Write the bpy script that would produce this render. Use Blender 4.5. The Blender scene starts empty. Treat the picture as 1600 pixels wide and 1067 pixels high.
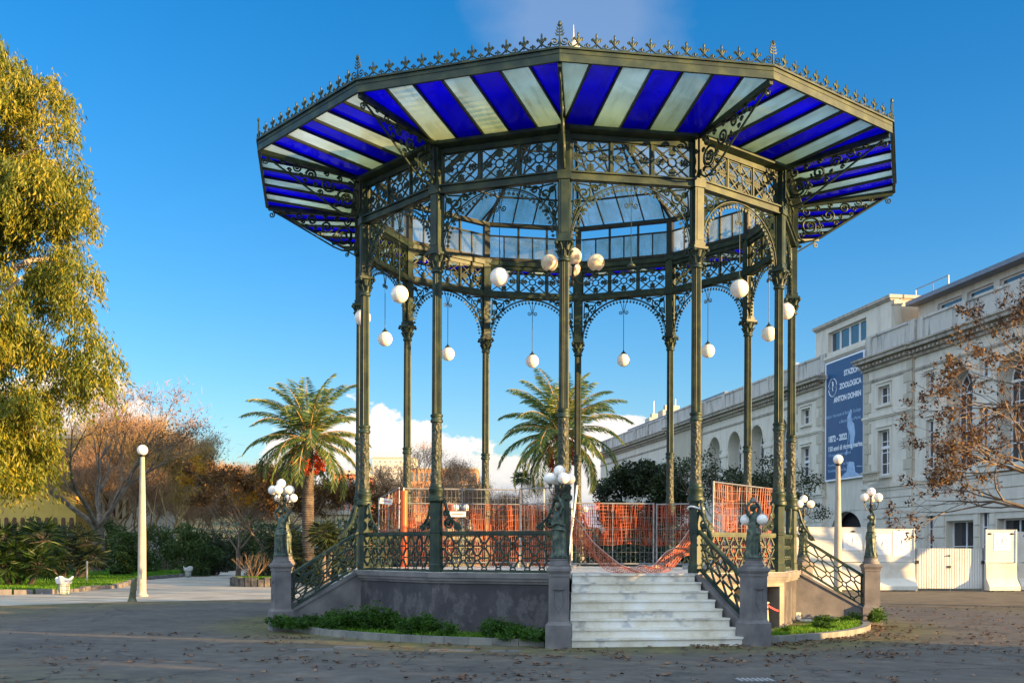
SUN_AZ, SUN_EL, SUN_E = -22.0, 7.0, 4.2
SKY_S, SKY_SAT, SKY_HUE = .13, 1.36, .495
CLOUD_OFF = (0.0,0.0,0.0); CL0 = .74; CLB = 1.75; SKY_T = (.47,.475,.585); CLOUD_FILL = 3.0
ROLL = .2; EXPO = 2.17
import bpy, math, random
import numpy as np
from math import sin, cos, pi, radians, sqrt, atan2
from mathutils import Vector, Matrix
random.seed(7); RNG = np.random.default_rng(7)
SC = bpy.context.scene
COL = SC.collection
EYE = 1.68; FPX = 1720.0; HOR = 860.0
def px(x, d): return (x - 800.0) / FPX * d          # lateral position seen at picture column x
def pz(y, d): return EYE + (HOR - y) / FPX * d      # height seen at picture row y
def pd(y): return FPX * EYE / (y - HOR)             # distance of a ground point at row y

# ------------------------------------------------------------------ mesh builder
class MB:
    def __init__(s): s.v = []; s.f = []
    def add(s, vs, fs):
        o = len(s.v); s.v += [tuple(p) for p in vs]; s.f += [tuple(i + o for i in q) for q in fs]; return s
    def merge(s, o, m=None):
        vs = o.v if m is None else [tuple(m @ Vector(p)) for p in o.v]
        return s.add(vs, o.f)
    def box(s, c, d, rz=0, m=None):
        x, y, z = d[0]/2, d[1]/2, d[2]/2
        vs = [(-x,-y,-z),(x,-y,-z),(x,y,-z),(-x,y,-z),(-x,-y,z),(x,-y,z),(x,y,z),(-x,y,z)]
        cr, sr = cos(rz), sin(rz)
        vs = [(c[0]+a*cr-b*sr, c[1]+a*sr+b*cr, c[2]+e) for a, b, e in vs]
        if m is not None: vs = [tuple(m @ Vector(p)) for p in vs]
        return s.add(vs, [(0,3,2,1),(4,5,6,7),(0,1,5,4),(1,2,6,5),(2,3,7,6),(3,0,4,7)])
    def b2(s, x0, x1, y0, y1, z0, z1):
        return s.box(((x0+x1)/2,(y0+y1)/2,(z0+z1)/2),(x1-x0,y1-y0,z1-z0))
    def bar(s, p, q, w, h, up=(0,0,1)):
        p = Vector(p); q = Vector(q); t = (q-p)
        if t.length < 1e-6: return s
        t.normalize(); u = Vector(up)
        if abs(t.dot(u)) > .98: u = Vector((1,0,0)) if abs(t.x) < .9 else Vector((0,1,0))
        a = t.cross(u).normalized()*(w/2); b = a.cross(t).normalized()*(h/2)
        vs = [p-a-b,p+a-b,p+a+b,p-a+b,q-a-b,q+a-b,q+a+b,q-a+b]
        return s.add(vs, [(0,1,2,3),(7,6,5,4),(4,5,1,0),(5,6,2,1),(6,7,3,2),(7,4,0,3)])
    def tube(s, pts, r, n=6, closed=False, cap=True):
        P = [Vector(p) for p in pts]; k = len(P)
        if k < 2: return s
        R = r if isinstance(r, (list, tuple)) else [r]*k
        vs = []; prev = None
        for i in range(k):
            if closed: t = P[(i+1) % k] - P[i-1]
            else: t = P[min(i+1,k-1)] - P[max(i-1,0)]
            if t.length < 1e-9: t = Vector((0,0,1))
            t.normalize()
            if prev is None:
                a = Vector((0,0,1)) if abs(t.z) < .9 else Vector((1,0,0))
                u = t.cross(a).normalized()
            else:
                u = prev - t*prev.dot(t)
                u = u.normalized() if u.length > 1e-6 else t.orthogonal().normalized()
            prev = u; w = t.cross(u)
            for j in range(n):
                a = 2*pi*j/n
                vs.append(P[i] + (u*cos(a) + w*sin(a))*R[i])
        fs = []
        for i in range(k if closed else k-1):
            i2 = (i+1) % k
            for j in range(n):
                j2 = (j+1) % n
                fs.append((i*n+j, i*n+j2, i2*n+j2, i2*n+j))
        if not closed and cap:
            fs.append(tuple(reversed(range(n)))); fs.append(tuple((k-1)*n+j for j in range(n)))
        return s.add(vs, fs)
    def lathe(s, prof, n=16, c=(0,0,0), flute=0, ph=0):
        vs = []
        for r, z in prof:
            for j in range(n):
                a = 2*pi*(j+ph)/n
                rr = r*(1 - (flute if j % 2 else 0))
                vs.append((c[0]+rr*cos(a), c[1]+rr*sin(a), c[2]+z))
        k = len(prof); fs = []
        for i in range(k-1):
            for j in range(n):
                j2 = (j+1) % n
                fs.append((i*n+j, i*n+j2, (i+1)*n+j2, (i+1)*n+j))
        fs.append(tuple(reversed(range(n)))); fs.append(tuple((k-1)*n+j for j in range(n)))
        return s.add(vs, fs)
    def prism(s, poly, vec):
        P = [Vector(p) for p in poly]; v = Vector(vec); n = len(P)
        vs = P + [p+v for p in P]
        nrm = Vector((0,0,0))
        for i in range(n): nrm += P[i].cross(P[(i+1) % n])
        fs = [tuple(range(n)), tuple(reversed(range(n,2*n)))] + [((i+1) % n, i, n+i, n+(i+1) % n) for i in range(n)]
        if nrm.dot(v) > 0: fs = [tuple(reversed(q)) for q in fs]
        return s.add(vs, fs)
    def sphere(s, c, r, n=16, m=10, sc=(1,1,1)):
        vs = [(c[0],c[1],c[2]-r*sc[2])]
        for i in range(1,m):
            t = -pi/2 + pi*i/m
            for j in range(n):
                a = 2*pi*j/n
                vs.append((c[0]+r*sc[0]*cos(t)*cos(a), c[1]+r*sc[1]*cos(t)*sin(a), c[2]+r*sc[2]*sin(t)))
        vs.append((c[0],c[1],c[2]+r*sc[2])); fs = []
        for j in range(n):
            j2 = (j+1) % n
            fs.append((0,1+j2,1+j)); fs.append((len(vs)-1, 1+(m-2)*n+j, 1+(m-2)*n+j2))
            for i in range(m-2): fs.append((1+i*n+j,1+i*n+j2,1+(i+1)*n+j2,1+(i+1)*n+j))
        return s.add(vs, fs)
    def mesh(s, name, mat, smooth=False):
        me = bpy.data.meshes.new(name)
        me.from_pydata(s.v, [], s.f); me.update()
        if mat: me.materials.append(mat)
        if smooth:
            me.polygons.foreach_set('use_smooth', [True]*len(me.polygons))
            me.set_sharp_from_angle(angle=radians(42))
        return me
    def build(s, name, mat, parent=None, smooth=False, loc=(0,0,0), rz=0):
        return link(name, s.mesh(name, mat, smooth), parent, loc, rz)

def link(name, me, parent=None, loc=(0,0,0), rz=0):
    o = bpy.data.objects.new(name, me); COL.objects.link(o)
    o.location = loc; o.rotation_euler = (0,0,rz)
    if parent is not None: o.parent = parent
    return o
def tag(o, label=None, cat=None, group=None, kind=None):
    if label: o['label'] = label
    if cat: o['category'] = cat
    if group: o['group'] = group
    if kind: o['kind'] = kind
    return o
def thing(name, label, cat, loc=(0,0,0), rz=0, group=None):
    o = bpy.data.objects.new(name, None); COL.objects.link(o)
    o.location = loc; o.rotation_euler = (0,0,rz); o.empty_display_size = .2
    return tag(o, label, cat, group)
def dup(root, loc, rz, label, group=None, scale=None):
    def cp(o, par):
        c = o.copy(); COL.objects.link(c)
        if par is not None: c.parent = par
        for ch in list(o.children): cp(ch, c)
        return c
    r = cp(root, None); r.location = loc; r.rotation_euler = (0,0,rz); r['label'] = label
    if group: r['group'] = group
    if scale: r.scale = (scale,)*3 if not isinstance(scale, tuple) else scale
    return r
def npmesh(name, V, k, mat):
    """mesh of separate k-gons from an (n*k,3) array"""
    n = len(V)//k
    me = bpy.data.meshes.new(name)
    me.vertices.add(len(V)); me.vertices.foreach_set('co', np.asarray(V, dtype=np.float32).ravel())
    me.loops.add(n*k); me.loops.foreach_set('vertex_index', np.arange(n*k, dtype=np.int32))
    me.polygons.add(n); me.polygons.foreach_set('loop_start', np.arange(0, n*k, k, dtype=np.int32))
    me.update(calc_edges=True); me.validate()
    if mat: me.materials.append(mat)
    return me
def unit(a): return a/np.maximum(np.linalg.norm(a, axis=1, keepdims=True), 1e-9)
def leaves(C, D, L, W, jitter=.3):
    """rhombic leaves: centres C, directions D, lengths L, widths W -> (4n,3)"""
    n = len(C); D = unit(D + RNG.normal(0, jitter, (n,3)))
    S = unit(np.cross(D, RNG.normal(0,1,(n,3)))); N = np.cross(D, S)
    L = np.broadcast_to(np.asarray(L, float).reshape(-1,1), (n,1)); W = np.broadcast_to(np.asarray(W, float).reshape(-1,1), (n,1))
    b = C - D*L*.5; t = C + D*L*.5; mid = C - D*L*.05 + N*W*.18
    return np.stack([b, mid + S*W*.5, t, mid - S*W*.5], 1).reshape(-1,3)
def spiral(c, r0, r1, a0, turns, n=18):
    """points (u,v) of a spiral from radius r0 to r1"""
    out = []
    for i in range(n+1):
        t = i/n; r = r0 + (r1-r0)*t; a = a0 + 2*pi*turns*t
        out.append((c[0]+r*cos(a), c[1]+r*sin(a)))
    return out

# ------------------------------------------------------------------ materials
def newmat(name):
    m = bpy.data.materials.new(name); m.use_nodes = True
    nt = m.node_tree; nt.nodes.clear()
    out = nt.nodes.new('ShaderNodeOutputMaterial')
    return m, nt, out
def node(nt, typ, **kw):
    n = nt.nodes.new(typ)
    for k, v in kw.items():
        if k in n.inputs: n.inputs[k].default_value = v
        else: setattr(n, k, v)
    return n
def c4(c): return (c[0], c[1], c[2], 1.0)
def ramp(nt, fac, stops):
    r = nt.nodes.new('ShaderNodeValToRGB'); e = r.color_ramp.elements
    while len(e) < len(stops): e.new(.5)
    for q, (p, c) in zip(e, stops): q.position = p; q.color = c4(c)
    nt.links.new(fac, r.inputs[0]); return r.outputs[0]
def mixc(nt, fac, a, b, mode='MIX'):
    m = nt.nodes.new('ShaderNodeMix'); m.data_type = 'RGBA'; m.blend_type = mode
    if isinstance(fac, (int, float)): m.inputs[0].default_value = fac
    else: nt.links.new(fac, m.inputs[0])
    for s, i in ((a,6),(b,7)):
        if isinstance(s, tuple): m.inputs[i].default_value = c4(s)
        else: nt.links.new(s, m.inputs[i])
    return m.outputs[2]
def coords(nt, obj=True, scale=None):
    t = nt.nodes.new('ShaderNodeTexCoord') if obj else nt.nodes.new('ShaderNodeNewGeometry')
    o = t.outputs['Object'] if obj else t.outputs['Position']
    if scale:
        mp = nt.nodes.new('ShaderNodeMapping'); mp.inputs['Scale'].default_value = scale
        nt.links.new(o, mp.inputs[0]); o = mp.outputs[0]
    return o
def noise(nt, vec, scale, detail=4, rough=.55):
    n = node(nt, 'ShaderNodeTexNoise', Scale=scale, Detail=detail, Roughness=rough)
    nt.links.new(vec, n.inputs['Vector']); return n.outputs['Fac']
def vmath(nt, op, a, b=0.0):
    m = nt.nodes.new('ShaderNodeMath'); m.operation = op
    for i, s in enumerate((a,b)):
        if isinstance(s, (int,float)): m.inputs[i].default_value = s
        else: nt.links.new(s, m.inputs[i])
    return m.outputs[0]
def principled(nt, out, col, rough=.6, metal=0, bump=None, bstr=.3, bdist=.02, spec=.5):
    p = node(nt, 'ShaderNodeBsdfPrincipled', Roughness=rough, Metallic=metal)
    p.inputs['Specular IOR Level'].default_value = spec
    if isinstance(col, tuple): p.inputs['Base Color'].default_value = c4(col)
    else: nt.links.new(col, p.inputs['Base Color'])
    if bump is not None:
        b = node(nt, 'ShaderNodeBump', Strength=bstr, Distance=bdist)
        nt.links.new(bump, b.inputs['Height']); nt.links.new(b.outputs[0], p.inputs['Normal'])
    nt.links.new(p.outputs[0], out.inputs[0]); return p
def pmat(name, stops, scale=4, rough=.6, metal=0, bstr=.25, bscale=None, bdist=.01, obj=True, sc=None, spec=.4, detail=5):
    m, nt, out = newmat(name); v = coords(nt, obj, sc)
    n = noise(nt, v, scale, detail)
    k = len(stops); st = [(.32 + .36*i/max(k-1,1), c) for i, c in enumerate(stops)]
    col = ramp(nt, n, st) if k > 1 else stops[0]
    b = noise(nt, v, bscale or scale*6, 4)
    principled(nt, out, col, rough, metal, b, bstr, bdist, spec); return m
def leafmat(name, cols, trans=.35, rough=.55, big=.35):
    """leaf colour varies from leaf to leaf and slowly through the crown"""
    m, nt, out = newmat(name)
    g = nt.nodes.new('ShaderNodeNewGeometry')
    n = noise(nt, g.outputs['Position'], big, 2)
    f = vmath(nt, 'ADD', vmath(nt, 'MULTIPLY', g.outputs['Random Per Island'], .6), vmath(nt, 'MULTIPLY', vmath(nt,'SUBTRACT',n,.3), 1.0))
    k = len(cols); col = ramp(nt, f, [(.05+.85*i/max(k-1,1), c) for i, c in enumerate(cols)])
    p = node(nt, 'ShaderNodeBsdfPrincipled', Roughness=rough); p.inputs['Specular IOR Level'].default_value = .3
    nt.links.new(col, p.inputs['Base Color'])
    t = nt.nodes.new('ShaderNodeBsdfTranslucent'); nt.links.new(col, t.inputs[0])
    mx = node(nt, 'ShaderNodeMixShader'); mx.inputs[0].default_value = trans
    nt.links.new(p.outputs[0], mx.inputs[1]); nt.links.new(t.outputs[0], mx.inputs[2])
    nt.links.new(mx.outputs[0], out.inputs[0]); return m
def glassmat(name, tint, trans_col, clear=.5, gloss=.06, stain_tint=None):
    """painted or frosted roof glass: partly clear, partly scattering, with dirt"""
    m, nt, out = newmat(name); v = coords(nt, True)
    n = noise(nt, v, 1.3, 4); n2 = noise(nt, coords(nt, True, (.5,3.2,1)), 2.6, 5, .65)
    d = mixc(nt, 1.0, ramp(nt, n, [(.4,(1,1,1)),(.8,(.78,.75,.66))]), ramp(nt, n2, [(.5,(1,1,1)),(.78,(.76,.74,.68))]), 'MULTIPLY')
    if stain_tint:   # yellower towards the inner, lower end of the sloping panes
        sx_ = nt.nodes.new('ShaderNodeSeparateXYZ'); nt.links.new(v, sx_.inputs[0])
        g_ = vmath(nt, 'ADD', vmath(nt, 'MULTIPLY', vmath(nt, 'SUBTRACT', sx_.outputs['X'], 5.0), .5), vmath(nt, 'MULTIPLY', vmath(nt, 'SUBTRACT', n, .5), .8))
        d = mixc(nt, 1.0, d, ramp(nt, g_, [(.05,stain_tint),(.75,(1,1,1))]), 'MULTIPLY')
    oi = nt.nodes.new('ShaderNodeObjectInfo'); d = mixc(nt, 1.0, d, ramp(nt, oi.outputs['Random'], [(.0,(.82,.84,.86)),(.5,(.95,.95,.93)),(1.0,(1,1,1))]), 'MULTIPLY')
    tc = mixc(nt, 1.0, trans_col, d, 'MULTIPLY'); cc = mixc(nt, 1.0, tint, d, 'MULTIPLY')
    tb = nt.nodes.new('ShaderNodeBsdfTransparent'); nt.links.new(cc, tb.inputs[0])
    tl = nt.nodes.new('ShaderNodeBsdfTranslucent'); nt.links.new(tc, tl.inputs[0])
    df = nt.nodes.new('ShaderNodeBsdfDiffuse'); nt.links.new(tc, df.inputs[0])
    gl = node(nt, 'ShaderNodeBsdfGlossy', Roughness=.15)
    a = nt.nodes.new('ShaderNodeMixShader'); a.inputs[0].default_value = .25
    nt.links.new(tl.outputs[0], a.inputs[1]); nt.links.new(df.outputs[0], a.inputs[2])
    b = nt.nodes.new('ShaderNodeMixShader'); b.inputs[0].default_value = clear
    nt.links.new(a.outputs[0], b.inputs[1]); nt.links.new(tb.outputs[0], b.inputs[2])
    c = nt.nodes.new('ShaderNodeMixShader'); c.inputs[0].default_value = gloss
    nt.links.new(b.outputs[0], c.inputs[1]); nt.links.new(gl.outputs[0], c.inputs[2])
    nt.links.new(c.outputs[0], out.inputs[0]); return m

IRON = pmat('green_painted_iron', [(.009,.021,.016),(.017,.035,.024),(.045,.064,.031)], 3.5, .5, .1, .35, 45, .004)
IRON_D = pmat('dark_painted_iron', [(.010,.013,.012),(.017,.021,.018),(.03,.032,.024)], 4, .5, .1, .3, 50, .003)
BRONZE = pmat('verdigris_bronze', [(.025,.042,.036),(.055,.08,.064),(.14,.155,.10)], 9, .5, .25, .5, 40, .006)
def ornate_mat():
    m, nt, out = newmat('ornate_cast_iron'); v = coords(nt, True, (1,1,.75))
    vo = node(nt, 'ShaderNodeTexVoronoi', Scale=17.0); nt.links.new(v, vo.inputs['Vector'])
    n = noise(nt, v, 5); h = vmath(nt, 'ADD', vo.outputs['Distance'], vmath(nt,'MULTIPLY',noise(nt, v, 30),.6))
    col = ramp(nt, n, [(.3,(.015,.025,.017)),(.55,(.034,.042,.025)),(.75,(.072,.078,.04))])
    principled(nt, out, col, .5, .1, h, .9, .03); return m
ORNATE = ornate_mat()
STONE = pmat('grey_lava_stone', [(.10,.095,.10),(.155,.145,.145),(.21,.195,.185)], 2.2, .8, 0, .4, 28, .01)
def basewall_mat():
    m, nt, out = newmat('stained_plaster_base'); v = coords(nt, True)
    n1 = noise(nt, v, 1.1, 6, .65); n2 = noise(nt, coords(nt, True, (1.2,1.2,.85)), 1.5, 6, .68)
    c1 = ramp(nt, n1, [(.38,(.042,.04,.047)),(.55,(.07,.065,.07)),(.68,(.115,.108,.108))])
    s = ramp(nt, n2, [(.52,(0,0,0)),(.585,(.7,.7,.7)),(.62,(.25,.25,.25)),(.68,(1,1,1))])
    col = mixc(nt, vmath(nt, 'MULTIPLY', s, .5), c1, (.2,.19,.185))
    principled(nt, out, col, .85, 0, noise(nt, v, 24), .35, .012); return m
BASEWALL = basewall_mat()
def marble_mat():
    m, nt, out = newmat('veined_white_marble'); v = coords(nt, True)
    n = noise(nt, v, 1.6, 7, .7); w = node(nt, 'ShaderNodeTexWave', Scale=1.1, Distortion=9.0, Detail=4.0)
    nt.links.new(v, w.inputs['Vector'])
    vein = ramp(nt, w.outputs['Fac'], [(.0,(.5,.5,.52)),(.07,(.72,.71,.68)),(.2,(.8,.79,.76))])
    dirt = ramp(nt, n, [(.33,(1,1,1)),(.5,(.93,.89,.8)),(.62,(.8,.73,.6)),(.78,(.5,.46,.38))])
    principled(nt, out, mixc(nt, 1.0, vein, dirt, 'MULTIPLY'), .4, 0, noise(nt, v, 40), .08, .004); return m
MARBLE = marble_mat()
def globe_mat(name, a, b):
    m, nt, out = newmat(name); n = noise(nt, coords(nt, True), 7, 4)
    p = principled(nt, out, ramp(nt, n, [(.35,a),(.6,b)]), .2)
    p.inputs['Subsurface Weight'].default_value = .55; p.inputs['Subsurface Radius'].default_value = (.2,.16,.11); p.inputs['Subsurface Scale'].default_value = 1.0; return m
GLOBE = globe_mat('opal_glass_globe', (.76,.73,.68), (.84,.81,.76)); GLOBE_OLD = globe_mat('cracked_opal_glass_globe', (.66,.54,.38), (.86,.78,.64))
BLUE = glassmat('cobalt_glass', (.016,.0,1.0), (.04,.01,.95), .45, stain_tint=(1,.8,.6))
PALE = glassmat('pale_frosted_glass', (.9,1.0,.98), (.84,.92,.84), .45, stain_tint=(.98,.9,.62))
CLEAR = glassmat('clear_roof_glass', (.95,1.0,1.0), (.6,.7,.75), .86, .04)
FROST = glassmat('frosted_clerestory_glass', (.97,1.0,1.0), (.62,.72,.72), .8)
WHITEP = pmat('white_paint', [(.72,.7,.67),(.8,.78,.75)], 3, .5, 0, .05)
GALV = pmat('galvanised_steel', [(.22,.22,.225),(.33,.33,.33)], 8, .45, .4, .05)
ORANGE = leafmat('orange_plastic_net', [(.16,.036,.02),(.33,.075,.033),(.46,.115,.05),(.6,.25,.13)], .12, .6, .5)
ORANGE_P = pmat('orange_plastic', [(.7,.09,.02),(.75,.12,.03)], 5, .45, 0, .05)
BARK = pmat('grey_brown_bark', [(.07,.052,.038),(.13,.10,.075),(.2,.165,.13)], 3, .9, 0, .7, 9, .03)
BARK_P = pmat('pale_bark', [(.16,.13,.10),(.27,.235,.19),(.36,.33,.28)], 2.5, .85, 0, .4, 9, .02)
TWIG = pmat('brown_twigs', [(.12,.08,.05),(.19,.125,.08),(.25,.17,.10)], 1.5, .9, 0, .2)
TWIG_Y = pmat('ochre_twigs', [(.2,.13,.055),(.3,.2,.085),(.36,.25,.11)], 1.5, .9, 0, .2)
L_EUC = leafmat('eucalyptus_leaves', [(.045,.08,.018),(.12,.16,.026),(.22,.225,.024),(.37,.29,.022)], .35, .5)
L_DARK = leafmat('dark_evergreen_leaves', [(.012,.022,.010),(.026,.042,.016),(.05,.07,.024)], .2)
L_MID = leafmat('mid_green_leaves', [(.018,.042,.010),(.042,.08,.016),(.085,.13,.024)], .3)
L_WEED = leafmat('weed_leaves', [(.02,.06,.008),(.04,.11,.012),(.075,.17,.02)], .35, .5, 2.0)
L_GRASS = leafmat('grass_blades', [(.04,.13,.008),(.085,.22,.012),(.16,.31,.018)], .35, .6, .6)
L_BROWN = leafmat('brown_leaves', [(.05,.028,.014),(.11,.06,.025),(.19,.10,.03),(.30,.17,.035)], .35)
L_AMBER = leafmat('amber_leaves', [(.2,.08,.015),(.42,.2,.02),(.62,.36,.03)], .45)
L_RUST = leafmat('rusty_leaves', [(.11,.05,.02),(.2,.09,.03),(.3,.15,.045)], .35)
L_PALM = leafmat('palm_leaflets', [(.04,.095,.042),(.09,.17,.06),(.19,.25,.065),(.40,.37,.05)], .4, .45)
L_FAN = leafmat('fan_palm_leaves', [(.01,.03,.008),(.025,.06,.012),(.08,.13,.016)], .25, .45, .8)
L_BROWN_D = leafmat('dark_brown_leaves', [(.025,.016,.011),(.055,.032,.02),(.09,.048,.025),(.22,.115,.03)], .3)  # darkened: shade on the right plane tree is put into the leaf colour
L_TWIG = leafmat('fine_twigs', [(.17,.11,.075),(.30,.19,.12),(.45,.28,.16)], .3, .9, .15)
L_TWIG_Y = leafmat('ochre_fine_twigs', [(.24,.15,.055),(.40,.26,.09),(.55,.38,.14)], .3, .9, .15)
L_LITTER = leafmat('fallen_leaves', [(.08,.042,.027),(.15,.085,.05),(.26,.165,.10)], .1, .8, 1.0)
# ------------------------------------------------------------------ the bandstand
BX, BY = 1.4095, 26.0
R = 5.089; T0 = radians(205.094); C15 = cos(radians(15)); S15 = sin(radians(15))
A = R*C15; HB = R*S15
PLAT = 1.254
STAIR_BAYS = (2, 5, 8, 11)
bs = thing('bandstand', 'twelve sided green iron bandstand with flaring blue and white striped glass canopy', 'bandstand', (BX, BY, 0))
def ct(k): return T0 + radians(30*k)          # column k
def bt(k): return T0 + radians(30*k + 15)     # bay k, between columns k and k+1

# column: everything at radius R in a frame whose +x points outwards
c = (R, 0, 0)
mb = MB().lathe([(.118,3.0),(.112,3.06),(.104,3.2),(.1,3.9),(.1,4.22)], 24, c); me_col_low = mb
fl = MB()
prof = [(.098,4.36),(.096,5.5),(.092,7.2)]
fl.lathe(prof, 40, c, .14)
col_shaft = fl.mesh('column', IRON, True)
orn = mb.mesh('ornate_shaft', ORNATE, True)
pl = MB().lathe([(.15,PLAT),(.15,PLAT+.14),(.135,PLAT+.17),(.13,2.02),(.145,2.03),(.145,2.07),(.13,2.08),(.128,2.62)], 8, c, 0, .5)
plinth = pl.mesh('plinth', IRON, False)
mo = MB().lathe([(.128,2.62),(.17,2.66),(.17,2.72),(.14,2.75),(.14,2.84),(.155,2.86),(.155,2.90),(.125,2.93),(.13,2.97),(.118,3.0)], 20, c)
mo2 = MB(); mo2.lathe([(.105,4.20),(.125,4.22),(.125,4.26),(.108,4.28),(.108,4.31),(.125,4.33),(.125,4.36),(.1,4.38)], 20, c)
mould = mo.mesh('base_moulding', IRON, True); collar = mo2.mesh('collar', IRON, True)
cp = MB().lathe([(.094,7.16),(.118,7.18),(.118,7.22),(.1,7.24),(.105,7.32),(.125,7.42),(.15,7.5),(.12,7.53)], 20, c)
for lv, (zz, rr, nn) in enumerate(((7.27,.115,8),(7.38,.13,8))):
    for j in range(nn):
        a = 2*pi*(j+.5*lv)/nn
        d = Vector((cos(a), sin(a), 0)); o = Vector((R,0,zz))
        t = Vector((-sin(a), cos(a), 0))
        pts = [o+d*rr*.85, o+d*(rr+.012)+Vector((0,0,.07)), o+d*(rr+.05)+Vector((0,0,.115)), o+d*(rr+.055)+Vector((0,0,.09))]
        cp.tube(pts, [.026,.024,.016,.008], 5)
cp.box((R,0,7.55),(.32,.32,.05))
for sx in (-1,1):
    for sy in (-1,1): cp.sphere((R+sx*.15, sy*.15, 7.5), .038, 8, 6)
capital = cp.mesh('capital', IRON, True)
po = MB().box((R,0,8.22),(.2,.2,1.29)); po.box((R,0,7.62),(.235,.235,.08)); po.box((R,0,9.26),(.21,.21,.79)); po.box((R,0,8.79),(.26,.26,.15))
po.box((R+.103,0,8.2),(.012,.12,1.0)); po.box((R,0,9.7),(.26,.26,.1))
post = po.mesh('square_post', IRON, False)
# hip beam and scroll bracket carrying the canopy
RO = 7.4; ZI = 9.70; ZO = 9.97
br = MB()
br.bar((5.0,0,ZI-.02),(RO-.05,0,ZO-.03), .07, .12)
brace = [(7.22,9.84),(7.0,9.72),(6.5,9.42),(6.0,9.12),(5.75,8.97),(5.55,8.88),(5.38,8.86),(5.26,8.93),(5.22,9.05)]
def p3(pts, y=0): return [(u, y, w) for u, w in pts]
br.tube(p3(brace), .022, 6)
br.tube(p3(spiral((7.27,9.77), .075, .015, pi*.6, 1.4)), .016, 5)
br.bar((5.21,0,8.9),(5.21,0,9.66), .05, .03)
for cc, r, a0, tn in (((5.50,9.22),.22,0,1.9),((5.92,9.46),.155,pi,1.7),((6.28,9.62),.12,0,1.6),((6.60,9.73),.09,pi,1.5),((6.88,9.81),.06,0,1.4),
                      ((5.42,9.55),.10,pi/2,1.5),((5.72,9.2),.07,0,1.4),((6.08,9.28),.06,0,1.3),((5.66,9.62),.06,0,1.3),((6.42,9.48),.045,0,1.3),((5.95,9.68),.055,0,1.3),((6.2,9.42),.05,1,1.3),((5.75,9.06),.05,2,1.3),((6.5,9.58),.05,0,1.3),((5.3,9.4),.05,0,1.3),((5.33,9.02),.05,0,1.3),((6.75,9.66),.045,0,1.3)):
    br.tube(p3(spiral(cc, r, r*.14, a0, tn, 26)), .026 if r > .1 else .019, 4)
br.tube(p3([(5.5+.2*cos(a),9.22+.2*sin(a)) for a in [2*pi*i/20 for i in range(20)]]), .014, 4, True)
for j in range(8):
    a = 2*pi*j/8; br.sphere((5.5+.06*cos(a), 0, 9.22+.06*sin(a)), .028, 6, 5)
bracket = br.mesh('canopy_bracket', IRON, True)
# plinth consoles: in-plane console profile, local (t,z) with t along the rail
def console(mb, f):
    pts = [(.02,2.66),(.05,2.60),(.09,2.46),(.16,2.32),(.27,2.22),(.36,2.17),(.4,2.11)]
    mb.tube([f(*q) for q in pts], [.036,.033,.03,.028,.026,.024,.018], 6)
    for cc, r, a0, tn in (((.13,2.21),.115,.3,1.9),((.32,2.15),.07,2.2,1.7),((.07,2.42),.06,0,1.5),((.03,2.64),.045,0,1.3)):
        mb.tube([f(*q) for q in spiral(cc, r, r*.15, a0, tn, 20)], .024 if r > .05 else .018, 5)
    mb.sphere(f(.12,2.22), .05, 8, 6)
fin = MB()
zt = ZO + .226
fin.tube([(RO,0,zt-.02),(RO,0,zt+.42)], [.022,.006], 6)
for s in (-1,1):
    fin.tube([(RO, s*u, zt+w) for u, w in spiral((.085,.10), .075, .012, pi, 1.5)], .012, 4)
    for j in range(4):
        z = zt + .2 + .05*j
        fin.add([(RO-.008,0,z),(RO-.008,s*(.085-.012*j),z+.05),(RO-.008,s*(.06-.01*j),z-.005),(RO+.008,0,z),(RO+.008,s*(.085-.012*j),z+.05),(RO+.008,s*(.06-.01*j),z-.005)],
                [(0,1,2),(5,4,3),(0,3,4,1),(1,4,5,2),(2,5,3,0)])
fin.sphere((RO,0,zt+.40), .03, 6, 5, (1,1,1.6))
finial = fin.mesh('corner_finial', IRON, True)
for k in range(12):
    o = link('column', col_shaft, bs, (0,0,0), ct(k))
    for nm, me in (('ornate_shaft',orn),('plinth',plinth),('base_moulding',mould),('collar',collar),('capital',capital),('square_post',post)): link(nm, me, o)
    link('canopy_bracket', bracket, bs, (0,0,0), ct(k))
    link('corner_finial', finial, bs, (0,0,0), ct(k))

# ---- bay pieces, frame with +x along the bay normal
HI = HB - .10                     # clear half width between posts
fr = MB()
fr.box((A,0,8.79),(.17,2*HI,.13)); fr.box((A+.03,0,8.865),(.2,2*HI,.03)); fr.box((A+.03,0,8.725),(.16,2*HI,.02))
fr.box((A,0,9.55),(.1,2*HI,.1)); fr.box((A-.02,0,9.66),(.16,2*HI,.12))
fr.prism([(A+.06,-HI-.04,9.60),(A+.24,-HI-.06,9.64),(A+.24,-HI-.06,9.70),(A+.06,-HI-.04,9.72)], (0,2*HI+.1,0))
W3 = 2*HI/3
for j in range(4):
    y = -HI + W3*j; fr.box((A,y if 0 < j < 3 else y*(1-.02/HI),9.19),(.07,.045,.62))
frieze = fr.mesh('frieze_beam', IRON, False)
lp = MB(); z0, z1 = 8.885, 9.495; zc = (z0+z1)/2; hh = (z1-z0)/2; hw = W3/2-.03
def L2(p, q, w=.026, d=.028): lp.bar((A,p[0]*hw,zc+p[1]*hh),(A,q[0]*hw,zc+q[1]*hh), d, w, (1,0,0)) if False else lp.bar((A,p[0]*hw,zc+p[1]*hh),(A,q[0]*hw,zc+q[1]*hh), w, d, (1,0,0))
for sx in (-1,1):
    for sy in (-1,1):
        L2((sx*1,sy*1),(sx*.2,sy*.2)); L2((sx*1,0),(0,sy*1))
        lp.box((A,sx*.5*hw,zc+sy*.5*hh),(.036,.06,.06))
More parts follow.
